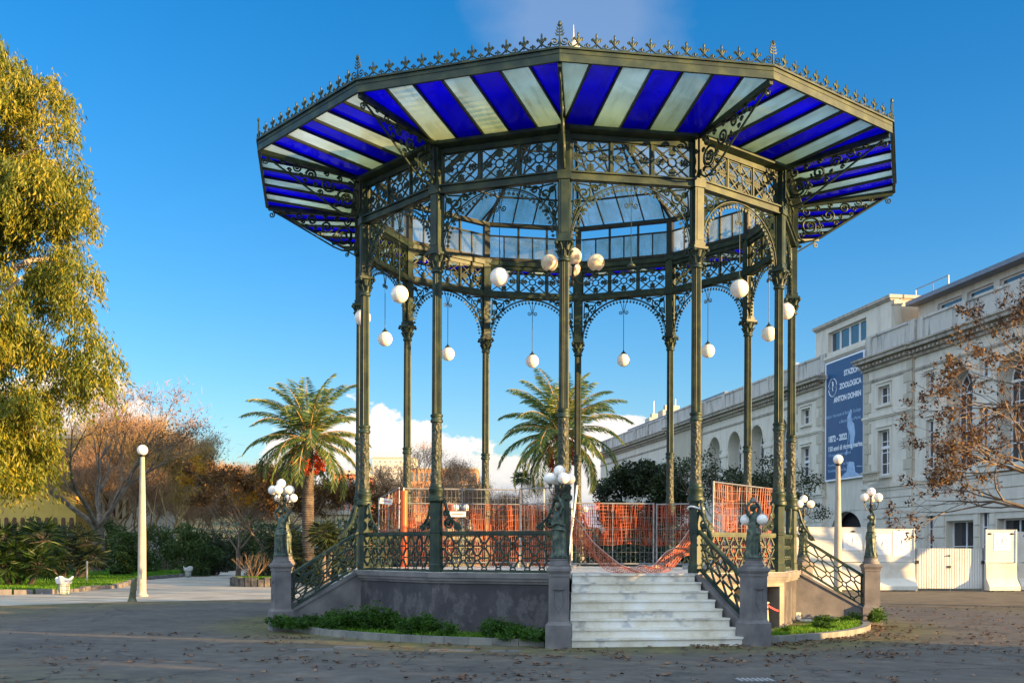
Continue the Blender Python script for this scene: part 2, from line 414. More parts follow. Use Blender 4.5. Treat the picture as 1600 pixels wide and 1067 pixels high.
for s in (-1,1):
    L2((-1,s*.97),(1,s*.97),.02); L2((s*.97,-1),(s*.97,1),.02)
lp.tube([(A,.2*hw*cos(a)*1.15,zc+.24*hh*sin(a)*1.15) for a in [2*pi*i/14 for i in range(14)]], .017, 5, True)
for dx, dz in ((1,0),(-1,0),(0,1),(0,-1)):
    L2((dx*.22,dz*.26),(dx*.88,dz*.88),.014,.02)
    for q in (.45,.6,.75):
        for s in (-1,1):
            b = (dx*q, dz*q); t = (dx*(q+.1)+s*.17*abs(dz), dz*(q+.1)+s*.2*abs(dx)); L2(b, t, .042, .02)
lattice = lp.mesh('lattice_panel', IRON, False)
# arched spandrel
sp = MB(); zs = 7.60; hy = HI-.02; hz = 8.70-zs
arc = [(hy*cos(a), zs+hz*sin(a)) for a in [pi*i/48 for i in range(49)]]
sp.tube([(A+.01,y,z) for y, z in arc], .017, 6)
sp.tube([(A-.01,y*.972,zs+(z-zs)*.972) for y, z in arc], .008, 5)
arc2 = [(hy*cos(pi*i/36), zs+hz*sin(pi*i/36)) for i in range(37)]
for i in range(1,36):
    y, z = arc2[i]; a = pi*i/36; rr = .915
    sp.tube([(A,y*.97,zs+(z-zs)*.97),(A,y*.93,zs+(z-zs)*.93)], .007, 4)
    cy, cz = y*rr, zs+(z-zs)*rr; ca, sa = cos(a), sin(a)
    q = [(.03,0),(.02,.024),(-.005,.032),(-.04,0),(-.005,-.032),(.02,-.024)]
    q3 = [(A-.008, cy+u*ca-w*sa, cz+u*sa+w*ca) for u, w in q]
    sp.prism(q3, (.018,0,0))
for s in (-1,1):
    sp.box((A,s*(hy+.005),8.15),(.035,.028,1.06))
    def f(u, w): return (A, s*u, w)
    for cc, r, a0, tn in (((.93,8.50),.13,2.5,1.6),((1.06,8.30),.085,-1.2,1.6),((.72,8.60),.075,0.5,1.5),((1.07,8.57),.06,1,1.4),((.82,8.40),.055,-2,1.4),
                          ((1.12,8.12),.055,1.5,1.5),((.98,8.20),.06,3,1.4),((.52,8.66),.04,0,1.3),((1.145,7.98),.035,0,1.3),((1.1,8.0),.03,0,1.2),((.62,8.67),.03,2,1.2)):
        sp.tube([f(*q) for q in spiral(cc, r, r*.15, a0, tn, 18)], .018 if r > .05 else .014, 4)
    for q in ([(1.15,8.67),(.93,8.37),(.86,8.26)],[(.5,8.685),(.8,8.62),(1.0,8.4),(1.12,8.1),(1.15,7.9)],[(.62,8.6),(.9,8.66),(1.1,8.68)],[(1.15,8.2),(1.14,8.5),(1.12,8.66)]):
        sp.tube([f(*t) for t in q], .016, 4)
spandrel = sp.mesh('arch_spandrel', IRON, True)
# balustrade: triangular lattice with rings
def bal_lattice(mb, Ln, H, f, s, rows=3, w=.03, d=.035, off=0.0):
    hr = H/rows; up = Vector(f(0,0,1))-Vector(f(0,0,0))
    def P(i, j): return ((i + .5*(j % 2))*s + off, j*hr)
    def seg(a, b):
        (x0,y0),(x1,y1) = a, b
        if x0 > x1: x0,y0,x1,y1 = x1,y1,x0,y0
        if x1 <= 0 or x0 >= Ln: return
        if x0 < 0: y0 += (y1-y0)*(-x0)/(x1-x0); x0 = 0
        if x1 > Ln: y1 = y0+(y1-y0)*(Ln-x0)/(x1-x0); x1 = Ln
        L_ = sqrt((x1-x0)**2+(y1-y0)**2); k_ = .045/L_ if L_ > .15 else 0
        mb.bar(f(x0+(x1-x0)*k_,y0+(y1-y0)*k_,0), f(x1-(x1-x0)*k_,y1-(y1-y0)*k_,0), w, d, up)
    n = int(Ln/s)+2
    for j in range(rows+1):
        for i in range(-1, n+1):
            a = P(i,j)
            if 0 < j < rows: seg(a, P(i+1,j))
            if j < rows:
                if j % 2 == 0: seg(a, P(i,j+1)); seg(a, P(i-1,j+1))
                else: seg(a, P(i,j+1)); seg(a, P(i+1,j+1))
            if 0.02 < a[0] < Ln-.02 :
                rr = .056
                pts = [(a[0]+rr*cos(t), min(max(a[1]+rr*sin(t),.0),H), 0) for t in [2*pi*q/10 for q in range(10)]]
                mb.tube([f(*p) for p in pts], .014, 4, True)
bl = MB(); Lb = 2*(HB-.13)
def fb(t, h, n): return (A+n, -Lb/2+t, PLAT+.05+h)
bal_lattice(bl, Lb, .70, fb, Lb/8)
bl.box((A,0,PLAT+.025),(.07,Lb,.05)); bl.box((A,0,2.03),(.09,Lb,.06)); bl.box((A,0,1.985),(.06,Lb,.03))
balustrade = bl.mesh('balustrade', IRON, False)
con = MB()
console(con, lambda t, z: (A, HB-.14-t, z)); con_l = con.mesh('scroll_console', IRON, True)
con = MB()
console(con, lambda t, z: (A, -HB+.14+t, z)); con_r = con.mesh('scroll_console', IRON, True)
# canopy bay
AO = RO*C15; HO = RO*S15; AI = A+.02
def cz(x): return ZI + (ZO-ZI)*(x-AI)/(AO-AI)
def halfw(x): return x*math.tan(radians(15))
cf = MB(); PW = 2*HO/7
cf.bar((AI+.03,-halfw(AI),cz(AI)+.02),(AI+.03,halfw(AI),cz(AI)+.02), .06, .07)
for j in range(1,7):
    y = -HO + PW*j; xs = max(AI, abs(y)/math.tan(radians(15)))
    cf.bar((xs,y,cz(xs)+.005),(AO-.03,y,cz(AO)-.0), .035, .055)
canopy_frame = cf.mesh('canopy_frame', IRON_D, False)
panes = []
for j in range(7):
    y0, y1 = -HO + PW*j + .012, -HO + PW*(j+1) - .012
    pts = []
    T = math.tan(radians(15))
    def xin(y): return max(AI+.05, (abs(y)+.035)/T)
    ys = [y0,(y0+y1)/2,y1] if j == 3 else [y0,y1]
    poly = [(xin(y0),y0),(xin(y1),y1)]
    if j in (0,6):   # end panes are cut by the hip
        yi = y1 if j == 0 else y0
        ye = -HO+.03 if j == 0 else HO-.03
        poly = [(AO-.04, ye),(xin(yi), yi),(AO-.04, yi)]
    else: poly += [(AO-.04,y1),(AO-.04,y0)]
    if j in (1,5):
        k2 = halfw(AI+.05)-.035
        yo = y0 if j == 1 else y1; yn = y1 if j == 1 else y0
        sgn = -1 if j == 1 else 1
        if abs(yo) > k2: poly = [(AO-.04,yo),(xin(yo),yo),(AI+.05,sgn*k2),(AI+.05,yn),(AO-.04,yn)]
    p = MB().prism([(x,y,cz(x)+.03) for x, y in poly], (0,0,.012))
    panes.append(p)
pane_me = {}
for j, p in enumerate(panes):
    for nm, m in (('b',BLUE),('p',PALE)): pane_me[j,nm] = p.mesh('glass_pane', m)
fa = MB()
def fbox(x, z0, z1, th, ext=0): fa.prism([(x,-halfw(x)-ext,z0),(x+th,-halfw(x+th)-ext,z0),(x+th,halfw(x+th)+ext,z0),(x,halfw(x)+ext,z0)], (0,0,z1-z0))
fbox(AO-.03, ZO-.005, ZO+.195, .045); fbox(AO-.02, ZO+.195, ZO+.228, .07); fbox(AO-.025, ZO-.02, ZO-.005, .05); fbox(AO+.015, ZO+.12, ZO+.13, .012)
fascia = fa.mesh('fascia', IRON, False)
cr = MB(); NF = 11; sF = 2*HO/(NF+1)
for i in range(NF):
    y = -HO + sF*(i+1); z = ZO+.226; x = AO+.01
    cr.tube([(x,y,z+.04),(x,y,z+.2)], [.014,.011], 5)
    cr.sphere((x,y,z+.15), .034, 6, 5, (.6,.8,2.0)); cr.sphere((x,y,z+.235), .024, 6, 5, (.7,.8,1.8))
    for s in (-1,1):
        cr.tube([(x,y+s*u,z+w) for u, w in ((0,.105),(.035,.145),(.066,.185),(.085,.17),(.07,.135))], [.022,.02,.018,.015,.011], 5)
        cr.tube([(x,y+s*u,z+w) for u, w in ((.0,.10),(.035,.06),(.09,.025),(sF*.5-.015,.018),(sF*.5-.002,.06),(sF*.5-.03,.075),(sF*.5-.045,.05))], .014, 5)
    cr.sphere((x,y,z+.10), .02, 6, 5)
cr.box((AO+.01,0,ZO+.234),(.02,2*HO-.05,.016))
for i in range(NF+1): cr.sphere((AO+.01,-HO+sF*(i+.5),ZO+.295), .026, 6, 5, (.7,.8,1.6))
cresting = cr.mesh('cresting', IRON, True)
# clerestory and dome, one bay each
Zc0, Zc1 = 9.74, 10.72
cl = MB()
cl.box((A,0,Zc0+.04),(.14,2*HB,.08)); cl.box((A,0,Zc1+.02),(.16,2*HB,.1)); cl.box((A,0,10.43),(.06,2*HI,.035))
for j in (1,2): cl.box((A,-HI+W3*j,(Zc0+Zc1)/2),(.08,.05,Zc1-Zc0-.08))
for j in range(3): cl.box((A,-HI+W3*(j+.5),(Zc0+10.43)/2+.03),(.05,.03,10.43-Zc0-.07))
clere = cl.mesh('clerestory_frame', IRON_D, False)
cpane = []
for j in range(6):
    y0 = -HI + W3*j/2 + .02; y1 = y0 + W3/2 - .04
    cpane.append(MB().b2(A-.006,A+.006,y0,y1,Zc0+.08,10.413).mesh('clerestory_pane', FROST))
slope = .5; RT = .45
def dz(x): return Zc1 + .08 + (A-x)*slope
dm = MB(); xt = RT*C15
for j in range(-2,3):
    y = j*2*HB/5 if False else (j)*(2*HB/4.6)
    x1 = max(xt, abs(y)/math.tan(radians(15))); dm.bar((A,y,dz(A)),(x1,y,dz(x1)), .03, .05)
for xp in (A-.9, A-2.4): dm.bar((xp,-halfw(xp),dz(xp)-.02),(xp,halfw(xp),dz(xp)-.02), .035, .045)
dome_frame = dm.mesh('roof_frame', IRON_D, False)
dome_glass = MB().prism([(A,-HB,dz(A)+.03),(A,HB,dz(A)+.03),(xt,halfw(xt),dz(xt)+.03),(xt,-halfw(xt),dz(xt)+.03)], (0,0,.01)).mesh('roof_glass', CLEAR)
cpost = MB().box((R-.02,0,(Zc0+Zc1)/2+.02),(.16,.16,Zc1-Zc0+.1)); cpost.bar((R,0,dz(A)+.0),(RT,0,dz(xt)+.0), .06, .09)
cpost = cpost.mesh('roof_rib', IRON_D, False)
for k in range(12):
    b = bt(k); blue_first = (k % 2 == 1)
    o = link('frieze_beam', frieze, bs, (0,0,0), b)
    for j in (-1,0,1): link('lattice_panel', lattice, o, (0,W3*j,0))
    link('arch_spandrel', spandrel, bs, (0,0,0), b)
    o = link('canopy_frame', canopy_frame, bs, (0,0,0), b)
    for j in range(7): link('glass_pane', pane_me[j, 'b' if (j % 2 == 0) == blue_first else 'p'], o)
    link('fascia', fascia, bs, (0,0,0), b); link('cresting', cresting, bs, (0,0,0), b)
    o = link('clerestory_frame', clere, bs, (0,0,0), b)
    for j in range(6): link('clerestory_pane', cpane[j], o)
    o = link('roof_frame', dome_frame, bs, (0,0,0), b); link('roof_glass', dome_glass, o)
    link('roof_rib', cpost, bs, (0,0,0), ct(k))
    if k not in STAIR_BAYS:
        link('balustrade', balustrade, bs, (0,0,0), b)
        link('scroll_console', con_l, bs, (0,0,0), b); link('scroll_console', con_r, bs, (0,0,0), b)
zt = dz(xt)
MB().lathe([(RT+.05,zt-.05),(RT+.05,zt+.1),(.3,zt+.25),(.1,zt+.32),(.12,zt+.42),(.16,zt+.5),(.12,zt+.58),(.05,zt+.64),(.07,zt+.7),(.02,zt+.78),(.008,zt+1.05)], 16).build('roof_spire', pmat('pale_lead',[(.42,.4,.33),(.5,.48,.4)],5,.5), bs, True)

# ---- platform, base walls, stairs
pf = MB(); RW = (A+.16)/C15
pf.prism([(RW*cos(ct(k)),RW*sin(ct(k)),PLAT-.1) for k in range(12)], (0,0,.1))
pf.build('floor_slab', MARBLE, bs)
AW = A+.13; HW = AW*math.tan(radians(15))
bw = MB(); bw.prism([(AW-.3,-HW+.08,0),(AW,-HW,0),(AW,HW,0),(AW-.3,HW-.08,0)], (0,0,1.04))
bw.box((AW-.01,0,.07),(.06,2*HW-.02,.14))
basewall = bw.mesh('base_wall', BASEWALL, False)
cn = MB()
for x, z0, z1 in ((AW+.03,1.04,1.09),(AW+.07,1.09,1.15),(AW+.10,1.15,1.25)):
    h = x*math.tan(radians(15)); cn.prism([(AW-.3,-(AW-.3)*math.tan(radians(15)),z0),(x,-h,z0),(x,h,z0),(AW-.3,(AW-.3)*math.tan(radians(15)),z0)], (0,0,z1-z0))
cornice = cn.mesh('base_cornice', STONE, False)
hole = MB()
for y0, y1, z0, z1 in ((-HW,-.25,0,1.04),(1.2,HW,0,1.04),(-.25,1.2,.96,1.04)): hole.b2(AW-.3,AW,y0,y1,z0,z1)
holewall = hole.mesh('base_wall', pmat('sandy_plaster',[(.17,.15,.13),(.24,.21,.18),(.29,.26,.22)],2,.85,0,.3,20), False)
for k in range(12):
    if k in STAIR_BAYS: continue
    link('base_wall', holewall if k == 3 else basewall, bs, (0,0,0), bt(k)); link('base_cornice', cornice, bs, (0,0,0), bt(k))
RP = 6.9                                           # pedestals and stair sides lie on the column radii
stm = []
XS0, XS1 = A+.27, 6.72; NR = 8; RH = PLAT/NR; TR = (XS1-XS0)/(NR-1)
for i in range(NR-1):                              # i = 0 is the bottom step
    x1 = XS1 - TR*i; zt_ = RH*(i+1); h = x1*math.tan(radians(15)) - (.19 if i else .02)
    h2 = (x1-TR)*math.tan(radians(15)) - (.19 if i else .02)
    s_ = MB().prism([(XS0-.2,-h2*.98,.0),(x1-.025,-h,0),(x1-.025,h,0),(XS0-.2,h2*.98,0)], (0,0,zt_-.035-(.0)))
    s_.prism([(x1-TR-.04,-h2,zt_-.035),(x1+.01,-h,zt_-.035),(x1+.01,h,zt_-.035),(x1-TR-.04,h2,zt_-.035)], (0,0,.035))
    stm.append(s_.mesh('step', MARBLE))
top = MB().box((A+.19,0,PLAT-.02),(.22,2*HW-.3,.045)); top.box((A+.2,0,PLAT-.1),(.14,2*HW-.3,.11))
topm = top.mesh('landing_step', MARBLE)
pd_ = MB()
def sq(mb, x, w, z0, z1, w2=None):
    w2 = w2 or w
    vs = [(x-w/2,-w/2,z0),(x+w/2,-w/2,z0),(x+w/2,w/2,z0),(x-w/2,w/2,z0),(x-w2/2,-w2/2,z1),(x+w2/2,-w2/2,z1),(x+w2/2,w2/2,z1),(x-w2/2,w2/2,z1)]
    mb.add(vs, [(0,3,2,1),(4,5,6,7),(0,1,5,4),(1,2,6,5),(2,3,7,6),(3,0,4,7)])
sq(pd_, RP, .45, 0, .40); sq(pd_, RP, .45, .40, .43, .39); sq(pd_, RP, .39, .43, .46, .36); sq(pd_, RP, .35, .46, 1.24, .34)
sq(pd_, RP, .37, 1.24, 1.28); sq(pd_, RP, .35, 1.28, 1.33, .40); sq(pd_, RP, .42, 1.33, 1.38); sq(pd_, RP, .38, 1.38, 1.41, .36)
pedestal = pd_.mesh('pedestal', STONE)
sh = MB(); xq = RP+.172
sh.tube([(xq,y,z) for y, z in ((-.075,1.0),(-.08,.8),(-.06,.72),(0,.66),(.06,.72),(.08,.8),(.075,1.0),(0,.98))], .013, 5, True)
sh.box((xq+.005,0,1.03),(.03,.2,.035)); sh.tube([(xq,0,.66),(xq+.01,0,.61)], [.02,.005], 5)
sh.prism([(xq-.01,-.06,.98),(xq-.01,-.065,.8),(xq-.01,0,.69),(xq-.01,.065,.8),(xq-.01,.06,.98)], (.014,0,0))
shield = sh.mesh('shield_relief', STONE, True)
r0_, r1_ = R+.17, RP-.19; Ls = r1_-r0_; zr0, zr1 = 1.30, .40; sl = (zr1-zr0)/Ls
sb = MB()
def fs(t, h, n): return (r0_+t, n, zr0+sl*t+.05+h)
bal_lattice(sb, Ls, .70, fs, .37, off=.12)
sb.bar((r0_-.05,0,2.04+.03),(r1_,0,2.04+sl*Ls), .085, .06); sb.bar((r0_,0,zr0+.03),(r1_,0,zr1+.03), .06, .05)
sb.box((r1_-.02,0,(zr1+1.15)/2),(.04,.04,.78)); stairbal = sb.mesh('stair_balustrade', IRON)
con = MB(); console(con, lambda t, z: (R+.14+t, 0, z+(-.45*t))); con_s = con.mesh('scroll_console', IRON, True)
sw = MB(); sw.prism([(R-.05,-.1,0),(r1_+.02,-.1,0),(r1_+.02,-.1,zr1-.04),(R-.05,-.1,zr0+.0)], (0,.2,0))
sw.prism([(R+.1,-.13,zr0-.10),(r1_+.01,-.13,zr1-.04),(r1_+.01,-.13,zr1+.02),(R+.1,-.13,zr0-.04)], (0,.26,0))
stringer = sw.mesh('stair_wall', STONE)
for k in STAIR_BAYS:
    st = link('staircase', topm, bs, (0,0,0), bt(k))
    for m in stm: link('step', m, st)
    for q in (k, (k+1) % 12):
        o = link('pedestal', pedestal, bs, (0,0,0), ct(q)); link('shield_relief', shield, o)
        link('stair_balustrade', stairbal, bs, (0,0,0), ct(q)); link('scroll_console', con_s, bs, (0,0,0), ct(q))
        link('stair_wall', stringer, bs, (0,0,0), ct(q))

def bl2w(ang, r, z=0.0, tang=0.0):
    return (BX + r*cos(ang) - tang*sin(ang), BY + r*sin(ang) + tang*cos(ang), z)

# ---- hanging globe lamps, one under each arch
def make_pendant(glb, globe=True):
    t = thing('pendant_lamp', 'x', 'hanging lamp', group='globe lamps hanging under the arches')
    m = MB(); m.tube([(0,0,0),(0,0,1.72)], .0085, 5)
    for s in (-1,1):
        m.tube([(s*u,0,w) for u, w in [(.02,1.16)] + [(.05,1.3),(.12,1.5),(.15,1.62)] + spiral((.10,1.66),.05,.012,0,1.3,12)], .009, 5)
        m.tube([(s*u,0,w) for u, w in [(.0,1.16)] + spiral((.085,1.13),.06,.014,pi*.9,1.4,14)], .011, 5)
    m.build('hanging_rod', IRON, t, True)
    cap = MB().lathe([(.012,.09),(.02,.05),(.05,.015),(.085,-.02),(.085,-.035),(.02,-.03)], 14)
    cap.build('lamp_cap', IRON, t, True)
    if globe: MB().sphere((0,0,-.195), .185, 24, 16).build('globe', glb, t, True)
    return t
pend = [ (0,'globe lamp hanging in the front left arch beside the leftmost column', 1),
  (1,'globe lamp hanging in the wide front arch left of the centre column', 1),
  (3,'globe lamp hanging in the front arch right of the staircase arch', 1),
  (4,'globe lamp hanging partly behind the second column from the right', 1),
  (5,'globe lamp hanging in the far right side arch', 1),
  (6,'globe lamp hanging low in the back arch at far right', 1),
  (7,'greyish globe lamp hanging in the back arch second from the right', 1),
  (8,'shaded grey globe lamp hanging in the back arch right of the palm', 1),
  (9,'globe lamp hanging in the middle back arch over the net fence', 1),
  (10,'globe lamp hanging in the back arch just right of the second column', 1),
  (11,'globe lamp half hidden behind the leftmost columns', 1)]
p0 = None
for k, lab, g in pend:
    loc = bl2w(bt(k), A, 7.18)
    if p0 is None:
        p0 = make_pendant(GLOBE); p0.location = loc; p0.rotation_euler = (0,0,bt(k)+pi/2); p0['label'] = lab
    else: dup(p0, loc, bt(k)+pi/2, lab, 'globe lamps hanging under the arches')
p2 = make_pendant(GLOBE, False); p2.location = bl2w(bt(2), A, 7.18); p2.rotation_euler = (0,0,bt(2)+pi/2)
tag(p2, 'lamp rod over the staircase that has lost its globe', 'hanging lamp', 'globe lamps hanging under the arches')
# chandelier in the middle
ch = thing('chandelier', 'four globe chandelier hanging in the middle of the bandstand', 'chandelier', (BX,BY,8.05))
m = MB(); m.tube([(0,0,0),(0,0,zt-8.0)], .012, 6); m.lathe([(.01,-.12),(.05,-.08),(.03,0),(.06,.06),(.03,.15),(.015,.3)], 12)
for j in range(4):
    a = radians(268) + j*pi/2; d = Vector((cos(a),sin(a),0))
    m.tube([d*u + Vector((0,0,w)) for u, w in ((.03,.05),(.15,-.05),(.3,-.06),(.45,.02),(.53,.14),(.55,.22))], .016, 6)
    m.tube([d*u + Vector((0,0,w)) for u, w in spiral((.25,.06),.11,.02,-pi/2,1.3,14)], .011, 5)
    m.lathe([(.015,.19),(.05,.22),(.06,.25)], 10, (d.x*.55,d.y*.55,0))
m.build('chandelier_frame', IRON_D, ch, True)
for j in range(4):
    a = radians(268) + j*pi/2
    MB().sphere((.55*cos(a),.55*sin(a),.43), .20, 24, 16).build('globe', GLOBE_OLD, ch, True)

# ---- statue lamps
def smooth_union(mb, voxel, name, mat):
    me = mb.mesh('tmp', None); o = bpy.data.objects.new('tmp', me); COL.objects.link(o)
    r = o.modifiers.new('r','REMESH'); r.mode = 'VOXEL'; r.voxel_size = voxel
    s = o.modifiers.new('s','SMOOTH'); s.factor = .5; s.iterations = 2
    dg = bpy.context.evaluated_depsgraph_get(); ev = o.evaluated_get(dg)
    res = bpy.data.meshes.new_from_object(ev); res.name = name
    bpy.data.objects.remove(o); bpy.data.meshes.remove(me)
    res.materials.clear(); res.materials.append(mat)
    res.polygons.foreach_set('use_smooth', [True]*len(res.polygons)); res.update()
    return res
def statue_mesh(pose, seed):
    rnd = random.Random(seed); m = MB()
    rings = [(0,.15,.13,.02),(.04,.14,.125,.015),(.14,.118,.11,0),(.3,.118,.105,-.01),(.42,.13,.112,-.015),(.52,.132,.108,-.012),(.6,.098,.085,0),(.68,.10,.088,.005),(.745,.112,.085,.004),(.79,.115,.062,0),(.822,.07,.05,0),(.84,.038,.036,.002),(.88,.036,.036,.008)]
    n = 40; vs = []; fs = []
    for (z, rx, ry, off) in rings:
        amp = .10*max(0,(1-z/.62)) + (.035 if z < .78 else 0)
        for j in range(n):
            a = 2*pi*j/n; f = 1 + amp*sin(9*a + 3*z + seed) + amp*.5*sin(5*a - 8*z)
            vs.append((off*1.2 + ry*f*cos(a), rx*f*sin(a) + .03*sin(4*z+seed), z))
    k = len(rings)
    for i in range(k-1):
        for j in range(n): fs.append((i*n+j,i*n+(j+1)%n,(i+1)*n+(j+1)%n,(i+1)*n+j))
    fs.append(tuple(reversed(range(n)))); fs.append(tuple((k-1)*n+j for j in range(n)))
    m.add(vs, fs)
    # girdle, overfold and knee pushed forward
    m.tube([(.10*cos(a),.115*sin(a),.585+.02*sin(2*a)) for a in [2*pi*i/20 for i in range(20)]], .018, 6, True)
    m.tube([(.118*cos(a),.135*sin(a),.47+.03*sin(a+1)) for a in [2*pi*i/24 for i in range(24)]], .02, 6, True)
    m.tube([(.05,.04,.5),(.10,.045,.3),(.09,.05,.08)], [.06,.055,.05], 8)
    for q in range(7):
        a = q*.9 + seed; m.tube([(.11*cos(a),.12*sin(a),.5),(.115*cos(a+.1),.122*sin(a+.1),.25),(.135*cos(a+.15),.145*sin(a+.15),.02)], [.012,.016,.02], 5)
    hy = .012
    m.sphere((.022,hy,.935), .055, 16, 12, (1.08,.9,1.28))                      # head
    m.sphere((.078,hy,.925), .013, 8, 6, (1,.8,1.6)); m.sphere((.062,hy,.885), .02, 8, 6)   # nose, chin
    m.sphere((-.022,hy,.96), .056, 12, 10, (1,1.02,1)); m.sphere((-.07,hy,.955), .032, 10, 8) # hair and knot
    for s in (-1,1): m.sphere((.06,hy+s*.022,.945), .012, 6, 5); m.sphere((.02,hy+s*.05,.93), .012, 6, 5, (1,.6,1.4))
    for s in (-1,1):
        if pose == 0: el, ha = (.02,s*.185,.93), (.03,s*.03,1.10)
        elif pose == 1: el, ha = ((.0,s*.19,.92),(.02,s*.03,1.10)) if s > 0 else ((.07,s*.16,.62),(.12,s*.03,.55))
        else: el, ha = ((.03,s*.13,.96),(.01,s*.02,1.12)) if s < 0 else ((.08,s*.18,.82),(.05,s*.05,1.0))
        m.tube([(0,s*.095,.785),(.01,s*.13,.80),tuple(Vector((0,s*.115,.79)).lerp(Vector(el),.5)),el], [.042,.042,.036,.03], 10)
        m.tube([el,tuple(Vector(el).lerp(Vector(ha),.4)),ha], [.03,.03,.02], 10)
        m.sphere(ha, .024, 8, 6, (1,.8,1.2))
        for q in range(5):
            a = -1.0 + .5*q; m.tube([ha,(ha[0]+.03*cos(a),ha[1]-s*.012+.012*sin(a),ha[2]+.012+.007*q),(ha[0]+.012*cos(a),ha[1]-s*.034,ha[2]+.012+.008*q)], [.011,.010,.008], 5)
    m.lathe([(.17,-.05),(.17,0),(.15,.015)], 20)
    return smooth_union(m, .0105, 'figure', BRONZE)
SF = [statue_mesh(0,1), statue_mesh(1,2), statue_mesh(2,4)]
stp = MB().lathe([(.19,0),(.19,.04),(.165,.05),(.155,.11),(.165,.12),(.14,.14)], 20).mesh('statue_plinth', STONE, True)
BR_PALE = pmat('worn_grey_iron', [(.2,.2,.19),(.3,.3,.28)], 6, .5, .2)
def statue_lamp(q, pose, yaw, arms, label, top=True, broken=False, rp=RP, scale=.93):
    x, y, _ = bl2w(ct(q), rp)
    t = thing('statue_lamp', label, 'statue lamp', (x,y,1.41), yaw, 'statue lamps on the stair pedestals')
    link('statue_plinth', stp, t)
    f = link('figure', SF[pose], t, (0,0,.18)); f.scale = (scale,)*3
    zb = .18 + 1.08*scale
    m = MB()
    if not broken:
        m.tube([(0,0,zb-.06),(0,0,zb+.38)], .014, 6); m.lathe([(.01,zb-.02),(.045,zb+.02),(.05,zb+.07),(.025,zb+.12),(.04,zb+.16),(.015,zb+.24)], 12)
        g = []
        for j, a in enumerate(arms):
            d = Vector((cos(a),sin(a),0)); e = .185
            m.tube([d*u + Vector((0,0,zb+w)) for u, w in ((.02,.12),(.07,.05),(.13,.06),(e,.15),(e,.24))], .010, 5)
            m.tube([d*u + Vector((0,0,zb+w)) for u, w in spiral((.075,.14),.05,.01,-pi/2,1.3,12)], .008, 4)
            m.lathe([(.012,.22),(.04,.245),(.045,.26)], 10, (d.x*e,d.y*e,zb))
            g.append((d.x*e,d.y*e,zb+.335))
        if top: m.lathe([(.012,.35),(.04,.375),(.045,.39)], 10, (0,0,zb)); g.append((0,0,zb+.47))
    else:
        m.lathe([(.012,zb-.05),(.05,zb-.02),(.055,zb+.02),(.03,zb+.03)], 12); g = []
        for a in arms:
            d = Vector((cos(a),sin(a),0))
            pts = [d*u + Vector((0,0,zb+w)) for u, w in ((.02,-.02),(.09,-.06),(.13,-.15),(.15,-.24))]
            m.tube(pts, .009, 5); m.lathe([(.04,-.275),(.05,-.26),(.012,-.24)], 10, (d.x*.15,d.y*.15,zb)); g.append((d.x*.15,d.y*.15,zb-.345))
    m.build('candelabrum', IRON_D if not broken else BR_PALE, t, True)
    for p in g: MB().sphere(p, .102, 18, 12).build('globe', GLOBE, t, True)
    return t
statue_lamp(2, 1, radians(200), [radians(a) for a in (175,268,0,90)], 'dark bronze statue lamp with five globes left of the front steps')
statue_lamp(3, 0, radians(120), [radians(a) for a in (215,28)], 'bare headed statue lamp with two drooping globes right of the front steps', broken=True)
statue_lamp(0, 0, radians(70), [radians(a) for a in (190,280,20,100)], 'grey green statue lamp at the foot of the near left stair rail')
statue_lamp(11, 2, radians(150), [radians(a) for a in (200,290,20)], 'sunlit pale green statue lamp just behind the left statue', top=False)
statue_lamp(5, 2, radians(10), [radians(a) for a in (190,300,60)], 'slim dark statue lamp on the right pedestal before the white hoarding')
statue_lamp(6, 1, radians(30), [radians(a) for a in (190,330,80)], 'far right statue lamp whose globes show behind the columns')
statue_lamp(8, 1, radians(90), [radians(a) for a in (10,130,250)], 'back stair statue lamp behind the dark net panel', top=False)
statue_lamp(9, 0, radians(90), [radians(a) for a in (10,130,250)], 'back stair statue lamp behind the orange net panel', top=False)
